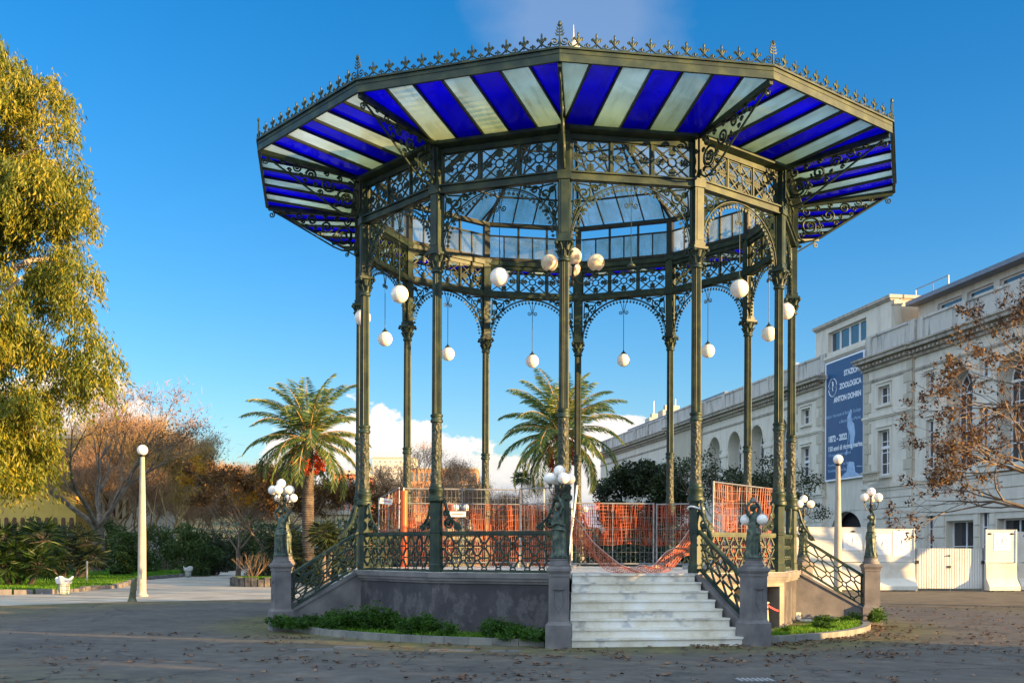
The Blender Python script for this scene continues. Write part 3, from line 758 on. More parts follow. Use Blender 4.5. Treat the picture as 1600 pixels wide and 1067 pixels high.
# ------------------------------------------------------------------ ground
def ground_mat():
    m, nt, out = newmat('mossy_asphalt'); v = coords(nt, False)
    n1 = noise(nt, v, .22, 5, .6); n2 = noise(nt, v, 2.5, 5, .7); n3 = noise(nt, v, 60, 2, .6)
    asp = ramp(nt, n2, [(.3,(.085,.077,.07)),(.55,(.12,.108,.096)),(.75,(.165,.15,.13))])
    moss = ramp(nt, n2, [(.35,(.095,.095,.028)),(.65,(.19,.17,.045))])
    # moss grows in a ring round the bandstand kerb and in patches
    sub = nt.nodes.new('ShaderNodeVectorMath'); sub.operation = 'DISTANCE'; nt.links.new(v, sub.inputs[0]); sub.inputs[1].default_value = (BX,BY,0)
    d = sub.outputs['Value']
    ringf = ramp(nt, vmath(nt,'DIVIDE',d,40.0), [(.16,(1,1,1)),(.19,(.75,.75,.75)),(.215,(.1,.1,.1)),(.3,(.0,.0,.0)),(.42,(.7,.7,.7)),(.6,(.6,.6,.6))])
    f = vmath(nt,'MULTIPLY', ramp(nt, n1, [(.30,(.4,.4,.4)),(.5,(1,1,1))]), ringf)
    f = vmath(nt,'MULTIPLY', f, ramp(nt, n2, [(.3,(.4,.4,.4)),(.6,(1,1,1))]))
    col = mixc(nt, f, asp, moss)
    vo = node(nt, 'ShaderNodeTexVoronoi', Scale=.42); vo.feature = 'DISTANCE_TO_EDGE'
    dv = nt.nodes.new('ShaderNodeVectorMath'); dv.operation = 'ADD'; nt.links.new(v, dv.inputs[0])
    nz = node(nt, 'ShaderNodeTexNoise', Scale=1.1, Detail=6.0, Roughness=.7); nt.links.new(v, nz.inputs['Vector']); nt.links.new(nz.outputs['Color'], dv.inputs[1]); nt.links.new(dv.outputs[0], vo.inputs['Vector'])
    crk = vmath(nt,'MULTIPLY', ramp(nt, vo.outputs['Distance'], [(.004,(1,1,1)),(.014,(0,0,0))]), ramp(nt, n1, [(.42,(0,0,0)),(.52,(.75,.75,.75))]))
    n4 = noise(nt, v, .55, 6, .65)
    col = mixc(nt, 1.0, col, ramp(nt, n4, [(.3,(.66,.67,.70)),(.45,(.92,.92,.92)),(.55,(1,1,1)),(.72,(1.22,1.18,1.1))]), 'MULTIPLY')
    col = mixc(nt, crk, col, (.03,.03,.03))
    spk = ramp(nt, n3, [(.70,(0,0,0)),(.76,(1,1,1))])
    col = mixc(nt, vmath(nt,'MULTIPLY',spk,.5), col, (.22,.21,.19))
    principled(nt, out, col, .9, 0, vmath(nt,'ADD',n3,vmath(nt,'MULTIPLY',n2,.6)), .5, .012, .25); return m
g = MB(); S = 3000
g.add([(-S,-S,0),(S,-S,0),(S,S,0),(-S,S,0)], [(0,1,2,3)])
tag(g.build('ground', ground_mat()), kind='structure')
def sheet(name, pts, z, mat, th=.0):
    m = MB()
    m.prism([(x,y,0.0 if th else z) for x, y in pts], (0,0,z if th else .001)) if th else m.add([(x,y,z) for x, y in pts], [tuple(range(len(pts)))])
    return tag(m.build(name, mat), kind='structure')
PAVE = pmat('pale_paving', [(.26,.235,.19),(.36,.33,.27),(.44,.41,.34)], .8, .85, 0, .3, 14, .01, False)
sheet('path', [(-34,32.5),(-15,32.6),(-12.6,35),(-8.4,37.4),(-3,39.5),(6,42),(12,47),(4,62),(-9,62),(-14,90),(-20,130),(-27,130),(-23,92),(-20.3,70),(-20.2,60),(-17.2,48),(-17.2,41.3),(-19,40.2),(-34,39)], .004, PAVE)
LAWN = pmat('lawn_soil_and_grass', [(.03,.06,.012),(.05,.11,.015),(.09,.15,.02)], .9, .9, 0, .8, 30, .05, False)
lawn_l = [(-60,39),(-19,40.2),(-17.2,41.3),(-17.2,48),(-20.2,60),(-20.3,70),(-23,92),(-27,130),(-120,130)]
sheet('lawn', lawn_l, .10, LAWN, .1)
lawn_r = [(-14,90),(-9,62),(4,62),(12,55),(16,70),(10,130),(-20,130)]
sheet('lawn', lawn_r, .10, LAWN, .1)
dirt = pmat('brown_leafy_dirt', [(.07,.055,.04),(.12,.095,.06),(.17,.13,.08)], 1.2, .95, 0, .5, 20, .02, False)
sheet('dirt_path', [(9.3,36),(14,33),(40,30),(60,60),(12,47.5)], .004, dirt)
kb = MB()
path_k = [(-34,39.0),(-19,40.2),(-17.2,41.3),(-17.2,48),(-20.2,60),(-20.3,70),(-23,92),(-27,130)]
for i in range(len(path_k)-1):
    p, q = Vector((*path_k[i],0)), Vector((*path_k[i+1],0)); Ln = (q-p).length; n = max(1,int(Ln/.55))
    for j in range(n):
        a = p.lerp(q,(j+.04)/n); b = p.lerp(q,(j+.95)/n); off = Vector((random.uniform(-.05,.05),random.uniform(-.05,.05),.0))
        h = random.uniform(.13,.2); kb.bar(a+off+Vector((0,0,h/2)), b+off+Vector((0,0,h/2)), random.uniform(.22,.32), h)
o = kb.build('lawn_kerb', STONE); tag(o, kind='structure')

# kerb round the bandstand, in four arcs between the staircases
RK = 6.72
kerb = MB()
bedm = pmat('planting_soil', [(.03,.035,.018),(.05,.055,.02),(.07,.07,.03)], 2, .95, 0, .8, 30, .03)
sand = pmat('mossy_bed', [(.09,.10,.02),(.15,.15,.03),(.2,.19,.06)], 1.5, .95, 0, .6, 30, .03)
arcs = []
for q in range(4):
    a0 = ct(3*q) + radians(2.2); a1 = ct(3*q+2) - radians(2.2)
    arcs.append((a0,a1))
    n = 14
    for i in range(n):
        t0 = a0+(a1-a0)*i/n + .0006; t1 = a0+(a1-a0)*(i+1)/n - .0006
        ri, ro = RK-.16, RK
        kerb.prism([(BX+ri*cos(t0),BY+ri*sin(t0),0),(BX+ro*cos(t0),BY+ro*sin(t0),0),(BX+ro*cos(t1),BY+ro*sin(t1),0),(BX+ri*cos(t1),BY+ri*sin(t1),0)], (0,0,.125))
    b = MB(); P = [(BX+(RK-.15)*cos(a0+(a1-a0)*i/n),BY+(RK-.15)*sin(a0+(a1-a0)*i/n)) for i in range(n+1)]
    Q = [(BX+5.0*cos(a0+(a1-a0)*i/n),BY+5.0*sin(a0+(a1-a0)*i/n)) for i in range(n+1)]
    for i in range(n): b.add([(*Q[i],.09),(*P[i],.09),(*P[i+1],.09),(*Q[i+1],.09)], [(0,1,2,3)])
    tag(b.build('flower_bed', sand if q == 1 else bedm), kind='structure')
tag(kerb.build('kerb', pmat('grey_kerb_stone',[(.12,.125,.12),(.19,.19,.175),(.25,.24,.21)],2.2,.85,0,.4,25)), kind='structure')
# flat slabs and drain grate set in the asphalt
slab = MB()
for x, y, w, h, rz in ((-2.75,19.0,.62,.5,.1),(-3.3,18.5,.6,.4,.2),(-1.0,18.5,.75,.3,-.05),(-.1,18.35,.5,.3,.1)): slab.box((x,y,.006),(w,h,.012),rz)
tag(slab.build('ground_slabs', pmat('worn_slab',[(.10,.10,.10),(.165,.16,.15)],4,.8)), kind='structure')
dg_ = thing('drain_grate', 'small iron drain grate set in the asphalt in front of the steps', 'drain', (px(1180,pd(1062)),pd(1062),0), .05)
m = MB(); m.box((0,0,.008),(.5,.34,.016)); m.build('grate_frame', pmat('iron_grey',[(.08,.08,.08),(.13,.13,.13)],6,.6), dg_)
m = MB()
for i in range(7): m.box((-.2+.066*i,0,.02),(.028,.28,.012))
m.build('grate_bars', pmat('worn_steel',[(.3,.3,.3),(.42,.42,.41)],6,.5), dg_)

# ------------------------------------------------------------------ plants
def crown_points(n, blobs, shell=.55):
    """random points in a union of ellipsoids (cx,cy,cz,rx,ry,rz), denser towards the outside"""
    w = np.array([b[3]*b[4]*b[5] for b in blobs])**(2/3.); w /= w.sum()
    idx = RNG.choice(len(blobs), n, p=w); B = np.array(blobs)[idx]
    d = unit(RNG.normal(0,1,(n,3))); r = (shell + (1-shell)*RNG.random((n,1)))
    r = np.where(RNG.random((n,1)) < .12, RNG.random((n,1)), r)
    return B[:,:3] + d*B[:,3:]*r, d
def grow(m, tips, p, d, ln, r, depth, spread=.5, up=.08, n=5, kids=(2,3), shrink=.72, min_r=.006, wob=.12):
    pts = [p]; q = p.copy(); dd = d.copy(); k = 3
    for i in range(k):
        dd = (dd + Vector((random.gauss(0,wob),random.gauss(0,wob),random.gauss(0,wob)*.6+up*.5))).normalized()
        q = q + dd*(ln/k); pts.append(q.copy())
    r2 = max(r*.68, min_r)
    m.tube(pts, [r+(r2-r)*i/k for i in range(k+1)], n if depth > 2 else 3, cap=False)
    if depth == 0: tips.append((q, dd)); return
    for i in range(random.randint(*kids)):
        ax = Vector((random.gauss(0,1),random.gauss(0,1),random.gauss(0,1))).normalized()
        nd = (dd + ax*spread*random.uniform(.7,1.3) + Vector((0,0,up))).normalized()
        st = pts[-1] if i < 2 else pts[random.randint(1,k)]
        grow(m, tips, st, nd, ln*shrink*random.uniform(.8,1.15), r2*.78, depth-1, spread, up, n, kids, shrink, min_r, wob)

# weeping eucalyptus at the left edge
EK = 1.42; ED = 44.0; ex = px(-40,ED)
eu = thing('eucalyptus_tree', 'tall weeping eucalyptus with golden green leaves filling the left edge', 'tree', (ex,ED,EYE*(1-EK)))
eu.scale = (EK,EK,EK)
m = MB(); m.tube([(0,0,0),(.2,.1,2.5),(.1,0,6),(.3,.2,10),(.2,0,13.5)], [.42,.34,.27,.18,.06], 10)
for a, z, l in ((0.2,5,2.6),(1.5,6,2.5),(3,5.5,3),(4.2,7,3),(5.5,7.5,2.8),(0.6,9,2.6),(2.2,10,2.2),(-.3,11.5,2)):
    m.tube([(.15,.1,z),(.15+l*.5*cos(a),l*.5*sin(a),z+1.0),(.15+l*cos(a),l*sin(a),z+1.3)], [.13,.08,.03], 6)
m.build('trunk', BARK_P, eu, True)
def edge(z):   # half width of the crown seen from the front, fitted to its outline
    pts = [(2.6,1.0),(3.4,1.7),(4.2,2.1),(5.2,2.6),(5.8,3.1),(6.3,3.65),(7.2,3.7),(7.8,3.3),(8.6,3.3),(9.97,3.3),(11,3.15),(12.0,2.7),(12.7,2.55),(13.4,2.7),(14.1,2.65),(14.8,2.35),(15.3,1.7),(15.7,.6)]
    return float(np.interp(z,[p[0] for p in pts],[p[1] for p in pts]))
C = []; D = []; BL = []
for i in range(160):        # hanging masses of foliage, with gaps between them
    z = 3.6 + 11.6*random.random(); a = random.uniform(0,2*pi); e = edge(z); rr = max(0,e*random.uniform(.35,1.0)-.3)
    BL.append((rr*cos(a), rr*sin(a), z, random.choice((.45,.6,.8,1.05))))
for (z, off) in ((15.2,.2),(14.9,1.2),(14.5,2.0),(14.2,-1.2),(13.3,2.35),(12.2,2.0),(11.0,2.85),(9.8,2.7),(9.2,3.1),(8.3,2.7),(7.5,3.2),(6.8,3.6),(6.3,3.3),(6.0,2.5),(5.4,2.0)):
    BL.append((off, random.uniform(-.6,.4), z, random.uniform(.4,.7)))
for (bx, by, bz, br_) in BL:
    for q in range(int(92*br_**1.7)+10):
        dv = np.array([random.gauss(0,1),random.gauss(0,1),abs(random.gauss(0,1))*.8]); dv /= np.linalg.norm(dv)
        c0 = np.array([bx,by,bz]) + dv*br_*random.uniform(.55,1.05); ln = random.uniform(.2,.75) if random.random() < .8 else random.uniform(.7,1.2); lean = np.array([dv[0]*.35, dv[1]*.35, -1.0])
        nl = int(9+ln*17); t = RNG.random((nl,1)); C.append(c0 + lean*t*ln + RNG.normal(0,.075,(nl,3))); D.append(np.tile(lean,(nl,1)) + RNG.normal(0,.4,(nl,3)))
C = np.concatenate(C); D = np.concatenate(D)
link('crown', npmesh('crown', leaves(C, D, RNG.uniform(.11,.24,len(C)), RNG.uniform(.03,.055,len(C)), .25), 4, L_EUC), eu)

# bare plane tree on the left lawn
def bare_tree(seed, H, mat, trunk_h, depth=6, leafm=None, nleaf=0, spread=.5, r=.3, ls=(.10,.2), name='bare_tree', lab='x', kids=(2,3), up=.10, twig=.012, shrink=.74, first=.30, ntw=0, twm=None):
    random.seed(seed)
    t = thing(name, lab, 'tree')
    m = MB(); tips = []
    m.tube([(0,0,0),(.04,.02,trunk_h*.5),(0,0,trunk_h)], [r*1.2,r,r*.9], 10)
    for i in range(4):
        a = i*pi/2 + random.uniform(-.4,.4); d = Vector((cos(a)*.75, sin(a)*.75, .9)).normalized()
        grow(m, tips, Vector((0,0,trunk_h*random.uniform(.9,1.0))), d, H*first, r*.5, depth-1, spread, up, 5, kids, shrink, twig)
    o = m.build('trunk', mat, t, True)
    if leafm and nleaf:
        T = np.array([tuple(p) for p, _ in tips]); k = len(T)
        idx = RNG.integers(0,k,nleaf); C = T[idx] + RNG.normal(0,.22*H/8,(nleaf,3))
        D = RNG.normal(0,1,(nleaf,3)) + np.array([0,0,-.5])
        link('crown', npmesh('crown', leaves(C, D, RNG.uniform(ls[0],ls[1],nleaf), RNG.uniform(ls[0]*.6,ls[1]*.6,nleaf)), 4, leafm), t)
    if ntw:
        T = np.array([tuple(p) for p, _ in tips]); TD = np.array([tuple(d) for _, d in tips]); k = len(T)
        idx = RNG.integers(0,k,ntw); D = TD[idx] + RNG.normal(0,.5,(ntw,3)) + np.array([0,0,.25]); C = T[idx] + RNG.normal(0,.05*H,(ntw,3))*np.array([1,1,.8])
        link('twigs', npmesh('twigs', leaves(C, D, RNG.uniform(.35,.9,ntw), RNG.uniform(.02,.04,ntw), .3), 4, twm or L_TWIG), t)
    return t
pt = bare_tree(3, 12.2, BARK, 3.2, 6, L_BROWN, 2600, .48, .42, (.12,.22), 'plane_tree', 'bare plane tree with thick dark forked limbs on the left lawn', up=.06, ntw=5000)
pt.location = (px(153,76), 76, 0)
# masses of leafless brown trees behind
bt1 = bare_tree(11, 11, TWIG, 2.4, 7, L_RUST, 5000, .5, .2, (.10,.2), lab='brown leafless tree rising pale behind the left lamp post', twig=.018, ntw=16000)
bt1.location = (px(215,104),104,0)
bt2 = bare_tree(17, 10, TWIG_Y, 2.6, 7, L_RUST, 4000, .42, .2, (.10,.2), lab='ochre twigged tree with upright shoots right of the left lamp post', up=.25, twig=.02, ntw=14000, twm=L_TWIG_Y)
bt2.location = (px(258,88),88,0); bt2.scale = (.85,.85,.85)
GB = 'brown trees massed behind the left lawn'
for o in (bt1,bt2): o['group'] = GB
LB = 'brown leafless tree massed with others between the left lamp post and the palm'
for i, (x, d, s, src) in enumerate(((190,118,1.15,0),(318,112,.78,0),(345,126,.86,1),(290,124,.8,1),(385,118,.78,0),(425,108,.74,0),(240,136,1.12,0),(130,128,1.1,1),(60,122,1.0,0),(170,110,1.15,1),(355,104,.68,0),(300,140,.98,0),(400,134,.9,1),(230,122,1.1,1))):
    lab = LB if i not in (7,8) else 'brown leafless tree in front of the yellow building at the far left'
    dup((bt1,bt2)[src], (px(x,d),d,0), i*1.3+.5, lab, GB, s)
for i, (x, d, s) in enumerate(((655,120,.95),(720,112,.72),(770,120,.66),(828,116,.66))):
    dup(bt1, (px(x,d),d,0), i*2.1, ['brown leafless tree left of the second column behind the orange net','low brown tree behind the orange net right of the second column','low brown tree behind the orange net left of the central palm','brown tree behind the orange net beside the small far palm'][i], 'brown trees behind the fenced platform', s)
am = bare_tree(23, 6.4, BARK, 1.6, 5, L_AMBER, 9000, .55, .14, (.12,.24), 'amber_tree', 'small tree with amber autumn leaves left of the fruiting palm')
am.location = (px(372,66),66,0)
am2 = bare_tree(29, 6.4, BARK, 1.4, 5, L_BROWN, 12000, .55, .14, (.1,.22), 'brown_leaved_tree', 'brown leaved tree behind the left statues and the fruiting palm')
am2.location = (px(420,60),60,0)
am3 = dup(am2, (px(522,64),64,0), 2.0, 'brown leaved tree right of the fruiting palm before the salmon building', None, .9)

# date palms
def frond(mc, Vl, base, az, elev, ln, droop, nl=46, lw=.05, ll=.55):
    pts = []; p = np.array(base, float); e = elev; k = 10
    side = np.array([-sin(az), cos(az), 0])
    tang = []
    for i in range(k+1):
        d = np.array([cos(az)*cos(e), sin(az)*cos(e), sin(e)]); pts.append(p.copy()); tang.append(d); p = p + d*ln/k; e -= droop/k*(.5+1.0*i/k)
    mc.tube([tuple(q) for q in pts], [.035*(1-i/k)+.008 for i in range(k+1)], 4)
    C = []; Dn = []; L = []
    for i in range(nl):
        f = .12 + .88*i/nl; j = min(int(f*k),k-1); u = f*k-j; b = pts[j]*(1-u)+pts[j+1]*u; t = tang[j]
        l = ll*(.55+.45*sin(pi*min(f*1.05,1)))*(1-.35*f)
        for s in (-1,1):
            d = unit((side*s*.75 + t*.75 + np.array([0,0,-.42+random.uniform(-.2,.12)]))[None])[0]
            C.append(b + d*l*.5); Dn.append(d); L.append(l)
    Vl.append(leaves(np.array(C), np.array(Dn), np.array(L), lw, .08))
def date_palm(name, label, loc, trunk_h, r, nf, ln, seed, fruit, fcol):
    random.seed(seed); t = thing(name, label, 'palm tree', loc)
    m = MB(); prof = []
    n = int(trunk_h/.11)
    for i in range(n+1):
        z = trunk_h*i/n; rr = r*(1.12-.2*z/trunk_h); prof += [(rr*1.05,z),(rr*.93,z+.06)]
    m.lathe(prof, 14); m.sphere((0,0,trunk_h+.05), r*1.15, 12, 8, (1,1,1.5)); m.build('trunk', BARK, t, True)
    fcolm = MB()
    for i in range(nf):
        f = i/(nf-1); az = i*2.39996; el = radians(88 - 116*f**1.05 + random.uniform(-6,6)); l = ln*random.uniform(.88,1.08)*(1 if f > .12 else .9)
        mc = MB(); Vl = []
        frond(mc, Vl, (0.1*cos(az),.1*sin(az),trunk_h+.35-.45*f), az, el, l, radians(62+48*f), 78, .046, ln*.26)
        me = npmesh('frond', np.concatenate(Vl), 4, L_PALM)
        o = link('frond', me, t); mc.build('stalk', TWIG_Y, o, True)
    if fruit:
        fm = pmat('red_dates_'+name, fcol, 6, .5, 0, .2)
        for j in range(7):
            a = j*.9 + .3; m = MB()
            q = Vector((cos(a)*.72, sin(a)*.72, trunk_h-.85-.14*(j%3)))
            m.tube([(0.1*cos(a),.1*sin(a),trunk_h+.15),(cos(a)*.5,sin(a)*.5,trunk_h+.1),tuple(q+Vector((0,0,.35)))], .025, 4)
            for i in range(160):
                z = random.random(); rr = .22*sqrt(random.random())*(.5+.6*sin(pi*min(z+.1,1)))
                b = random.uniform(0,2*pi); m.sphere((q.x+rr*cos(b), q.y+rr*sin(b), q.z+.35-.95*z), .033, 5, 4, (1,1,1.3))
            m.build('fruit_cluster', fm, t, True)
    return t
PD = 54.0
date_palm('date_palm', 'date palm with bright red fruit clusters left of the bandstand', (px(481,PD),PD,0), pz(690,PD), .29, 42, 3.6, 5, True, [(.42,.03,.012),(.55,.05,.012),(.5,.16,.02)])
date_palm('date_palm', 'yellowing date palm with dark fruit seen behind the front centre column', (px(876,PD),PD,0), pz(680,PD), .31, 44, 3.6, 9, True, [(.16,.03,.015),(.25,.05,.02)])
# small fan palm on a thin trunk, far off
def fan_leaf(c, az, el, rad, n=15, w=.05, L=None):
    d = np.array([cos(az)*cos(el), sin(az)*cos(el), sin(el)]); s = np.array([-sin(az),cos(az),0]); u = np.cross(s,d)
    C = []; D = []
    for i in range(n):
        a = radians(-105+210*i/(n-1)); v = d*cos(a) + s*sin(a) + u*.15 + np.array([0,0,-.12*abs(sin(a))])
        v = v/np.linalg.norm(v); C.append(np.array(c)+v*rad*.5); D.append(v)
    return leaves(np.array(C), np.array(D), rad, w*rad/.5, .05)
def fan_cluster(name, label, cat, loc, heads, rad, trunk=True, mat=None, nfan=26, cscale=1.0, group=None):
    t = thing(name, label, cat, loc, 0, group); V = []; m = MB()
    for (x, y, z, r) in heads:
        m.tube([(x*.5,y*.5,0),(x*.8,y*.8,z*.5),(x,y,z)], [.12*cscale,.1*cscale,.09*cscale], 7)
        for i in range(nfan):
            az = i*2.4; el = radians(80-115*(i/nfan)); l = r*random.uniform(.75,1.05)
            e = (x+cos(az)*cos(el)*l*.55, y+sin(az)*cos(el)*l*.55, z+sin(el)*l*.55)
            m.tube([(x,y,z),e], [.015,.008], 4, cap=False)
            V.append(fan_leaf(e, az+random.uniform(-.3,.3), el-.35, rad*random.uniform(.8,1.1)))
    m.build('trunk', BARK, t, True); link('crown', npmesh('crown', np.concatenate(V), 4, mat or L_FAN), t); return t
random.seed(31)
fan_cluster('fan_palm', 'small distant fan palm on a thin trunk left of the central palm', 'palm tree', (px(815,140),140,0), [(0,0,pz(748,140),1.3)], .95, nfan=34)
fan_cluster('fan_palm_bush', 'big sunlit fan palm bush at the left edge of the lawn', 'bush', (px(28,46),46,.1), [(0,0,1.1,1.3),(.8,.5,1.9,1.3),(-.8,.4,1.8,1.2),(-.3,-.7,.7,1.0),(1.0,-.3,.8,1.0),(-1.5,0,1.2,1.1)], .62)
fan_cluster('fan_palm_bush', 'dark fan palm bush beside the bare plane tree trunk', 'bush', (px(100,58),58,.1), [(0,0,1.3,1.4),(1.0,.4,1.8,1.3),(-1.0,.3,1.6,1.3),(1.6,-.3,1.0,1.0),(-.4,-.6,.8,1.0)], .65, mat=L_DARK)
fan_cluster('yucca', 'spiky dark yucca beside the left stair statues', 'plant', (px(506,50),50,0), [(0,0,2.3,1.0),(.3,.2,2.0,.8)], .55, mat=L_DARK, nfan=40)
fan_cluster('yucca', 'second dark yucca low behind the left statue pedestal', 'plant', (px(455,54),54,0), [(0,0,1.4,1.1),(-.6,.3,1.8,.9)], .6, mat=L_DARK, nfan=34)

def shrub(name, label, loc, blobs, n, mat, ls=(.1,.2), trunk=.0, cat='shrub', group=None, flat=0):
    t = thing(name, label, cat, loc, 0, group)
    C, D = crown_points(n, blobs)
    D = D + RNG.normal(0,.8,D.shape); C[:,2] = np.maximum(C[:,2], .02)
    link('crown', npmesh('crown', leaves(C, D, RNG.uniform(ls[0],ls[1],n), RNG.uniform(ls[0]*.5,ls[1]*.5,n)), 4, mat), t)
    m = MB()
    for b in blobs[:8]:
        m.tube([(b[0]*.2,b[1]*.2,0),(b[0]*.6,b[1]*.6,b[2]*.5),(b[0],b[1],b[2]+b[5]*.3)], [.06+trunk,.05+trunk*.6,.02], 6)
    m.build('stem', BARK, t, True); return t
def lumps(n, rx, ry, h, r, seed):
    q = random.Random(seed); out = []
    for i in range(n):
        a = q.uniform(0,2*pi); f = sqrt(q.random()); z = q.uniform(.25,1); s = r*q.uniform(.6,1.1)*(1.15-.4*z)
        out.append((rx*f*cos(a)*(1.1-.5*z), ry*f*sin(a)*(1.1-.5*z), h*z - s*.6 + .1, s, s, s*.8))
    return out
GS = 'dark shrubs along the left lawn'
for x, d, h, w, mt, lab in ((205,74,2.7,1.6,L_MID,'dark round shrub just left of the left lamp post'),(188,66,1.6,.9,L_MID,'low green shrub at the foot of the left lamp post'),(296,70,3.2,1.7,L_MID,'glossy green shrub above the distant litter bin'),
                     (330,72,2.2,1.3,L_DARK,'dark spiky shrub at the mouth of the path'),(262,82,3.4,2.4,L_MID,'broad dark shrub behind the ochre tree'),(352,88,4.0,1.6,L_DARK,'tall dark shrub at the far end of the path'),
                     (435,58,1.5,1.5,L_DARK,'dark shrub behind the left pedestal'),(520,52,1.3,1.4,L_DARK,'dark shrub seen through the left stair rail'),(60,62,3.0,2.2,L_DARK,'dark shrub behind the sunlit fan palm bush'),(480,58,2.6,1.5,L_DARK,'dark shrub round the foot of the fruiting palm')):
    shrub('shrub', lab, (px(x,d),d,.05), lumps(12,w,w*.8,h,w*.6,int(x)), 5200, mt, (.12,.24), group=GS)
for i, (x, d, h) in enumerate(((30,88,4.6),(95,92,4.2),(165,96,4.4),(330,96,3.6),(405,92,4.2),(450,86,3.6),(545,90,4.4))):
    shrub('tall_shrub', ['tall green shrub before the yellow building at the far left','second tall green shrub before the yellow building','tall green shrub behind the bare plane tree','tall green shrub at the far end of the path','tall green shrub behind the amber tree','tall green shrub behind the left statues','tall green shrub before the salmon building'][i], (px(x,d),d,0), lumps(13,2.6,1.4,h,1.5,200+i), 5200, (L_MID,L_DARK)[i%2], (.14,.28), group='tall shrubs at the back of the left lawn')
GH = 'hedge shrubs behind the platform fences'
for i, x in enumerate((585,640,700,755,815,865)):
    shrub('hedge_shrub', ['dark hedge shrub behind the leftmost fence panel','reddish hedge shrub behind the orange pipe','brown hedge shrub behind the second column','reddish hedge shrub behind the wide orange net','brown hedge shrub left of the leaning fence post','brown hedge shrub behind the front centre statue'][i], (px(x,56+2*(i%3)),56+2*(i%3),0), lumps(11,1.5,1.0,3.4+.5*(i%2),1.0,100+i), 5200, (L_BROWN_D,L_BROWN,L_BROWN_D)[i%3], (.1,.2), group=GH)
ev = shrub('evergreen_tree', 'dense dark evergreen tree in front of the long pale building', (px(1000,62),62,0), lumps(34,3.2,2.6,6.9,1.35,77), 30000, L_DARK, (.14,.28), .08, 'tree')
bs2 = bare_tree(41, 6.6, BARK, .7, 6, L_DARK, 6500, .6, .11, (.10,.2), 'sparse_tree', 'sparse dark twiggy tree before the arched windows', twig=.012)
bs2.location = (px(1128,60),60,0)
dup(bs2, (px(1185,63),63,0), 1.9, 'second sparse dark twiggy tree beside the right stair columns', None, .92)
# weeds in the kerbed bed left of the steps
def weed(mesh_n, h, w, seed):
    q = random.Random(seed); C = []; D = []; m = MB()
    for s_ in range(10):
        a = q.uniform(0,2*pi); rr = w*sqrt(q.random()); hh = h*q.uniform(.55,1.05); bx, by = rr*cos(a), rr*sin(a)
        tx, ty = bx+q.uniform(-.12,.12), by+q.uniform(-.12,.12)
        m.tube([(bx,by,0),(tx,ty,hh)], [.006,.003], 4)
        for i in range(mesh_n//10):
            f = q.random()**.7; az = q.uniform(0,2*pi); d = np.array([cos(az),sin(az),q.uniform(-.1,.7)])
            c = np.array([bx+(tx-bx)*f, by+(ty-by)*f, hh*f]) + d*.06; C.append(c); D.append(d)
    return npmesh('leaves', leaves(np.array(C), np.array(D), RNG.uniform(.05,.12,len(C)), RNG.uniform(.02,.045,len(C)), .2), 4, L_WEED), m.mesh('stems', L_WEED)
W = [weed(420,h,.26,i) for i, h in enumerate((.36,.46,.28,.22))]
GW = 'weeds growing in the kerbed bed'
def put_weed(i, x, y, lab, s=1.0, rz=0):
    t = thing('weed_plant', lab, 'weed', (x,y,.08), rz, GW); link('leaves', W[i][0], t); link('stems', W[i][1], t); t.scale = (s,s,s); return t
LW = 'leafy green weed among the weeds below the dark base wall left of the steps'
random.seed(5)
for i in range(30):
    a = radians(random.uniform(209,258)); r = random.uniform(5.7,6.45); u = (a-radians(209))/radians(49)
    hi = .75 + .5*math.exp(-((u-.42)/.2)**2)
    if .64 < u < .78 and random.random() < .7: hi *= .5
    put_weed(random.randrange(3), BX+r*cos(a), BY+r*sin(a), LW, hi, random.uniform(0,6))
for i, (r, dg) in enumerate(((6.95,211),(6.85,214),(6.95,206.5),(6.9,262),(6.75,259))):
    put_weed(3, BX+r*cos(radians(dg)), BY+r*sin(radians(dg)), 'low weed sprouting outside the kerb at a pedestal foot', 1.1, i)
put_weed(1, BX+6.85*cos(radians(349)), BY+6.85*sin(radians(349)), 'bright sunlit weed tuft at the end of the right kerb', .8)
put_weed(2, BX+6.95*cos(radians(351)), BY+6.95*sin(radians(351)), 'small bright weed beside the right pedestal foot', .9, 2)
for i in range(8):
    a = radians(random.uniform(306,350)); r = random.uniform(5.7,6.5); put_weed(2 if i % 2 else 3, BX+r*cos(a), BY+r*sin(a), 'low sunlit weed in the mossy bed right of the steps', random.uniform(.5,.8), i)
# grass: blades on the lawn edge, the planter and the mossy bed
def inpoly(x, y, P):
    c = False; j = len(P)-1
    for i in range(len(P)):
        xi, yi = P[i]; xj, yj = P[j]
        if (yi > y) != (yj > y) and x < (xj-xi)*(y-yi)/(yj-yi)+xi: c = not c
        j = i
    return c
G = []; 
for i in range(90000):
    y = 39 + 42*random.random()**1.4; x = px(random.uniform(-30,330), y)
    if inpoly(x, y, lawn_l): G.append((x,y,.1))
for i in range(9000):
    y = random.uniform(62,85); x = random.uniform(-14,-8)
    if inpoly(x, y, lawn_r): G.append((x,y,.1))
ng = len(G); G = np.array(G); hb = RNG.uniform(.07,.2,ng); G[:,2] += hb*.4
o = link('grass', npmesh('grass', leaves(G, np.tile([0,0,1.0],(ng,1)), hb, .035, .45), 4, L_GRASS)); tag(o, 'bright green grass on the lawns by the path', 'grass', kind='stuff')
G = []
for i in range(11000):
    q, lo = random.choice(((1,0),(1,0),(0,0)))
    a0, a1 = arcs[q]; a = random.uniform(a0,a1); r = RK-.2 - random.random()**1.2*1.0
    if q == 1 and sin(a*23)+sin(r*7+a*11) < -.7: continue
    G.append((BX+r*cos(a),BY+r*sin(a),.09))
ng = len(G); G = np.array(G); hb = RNG.uniform(.04,.13,ng); G[:,2] += hb*.4
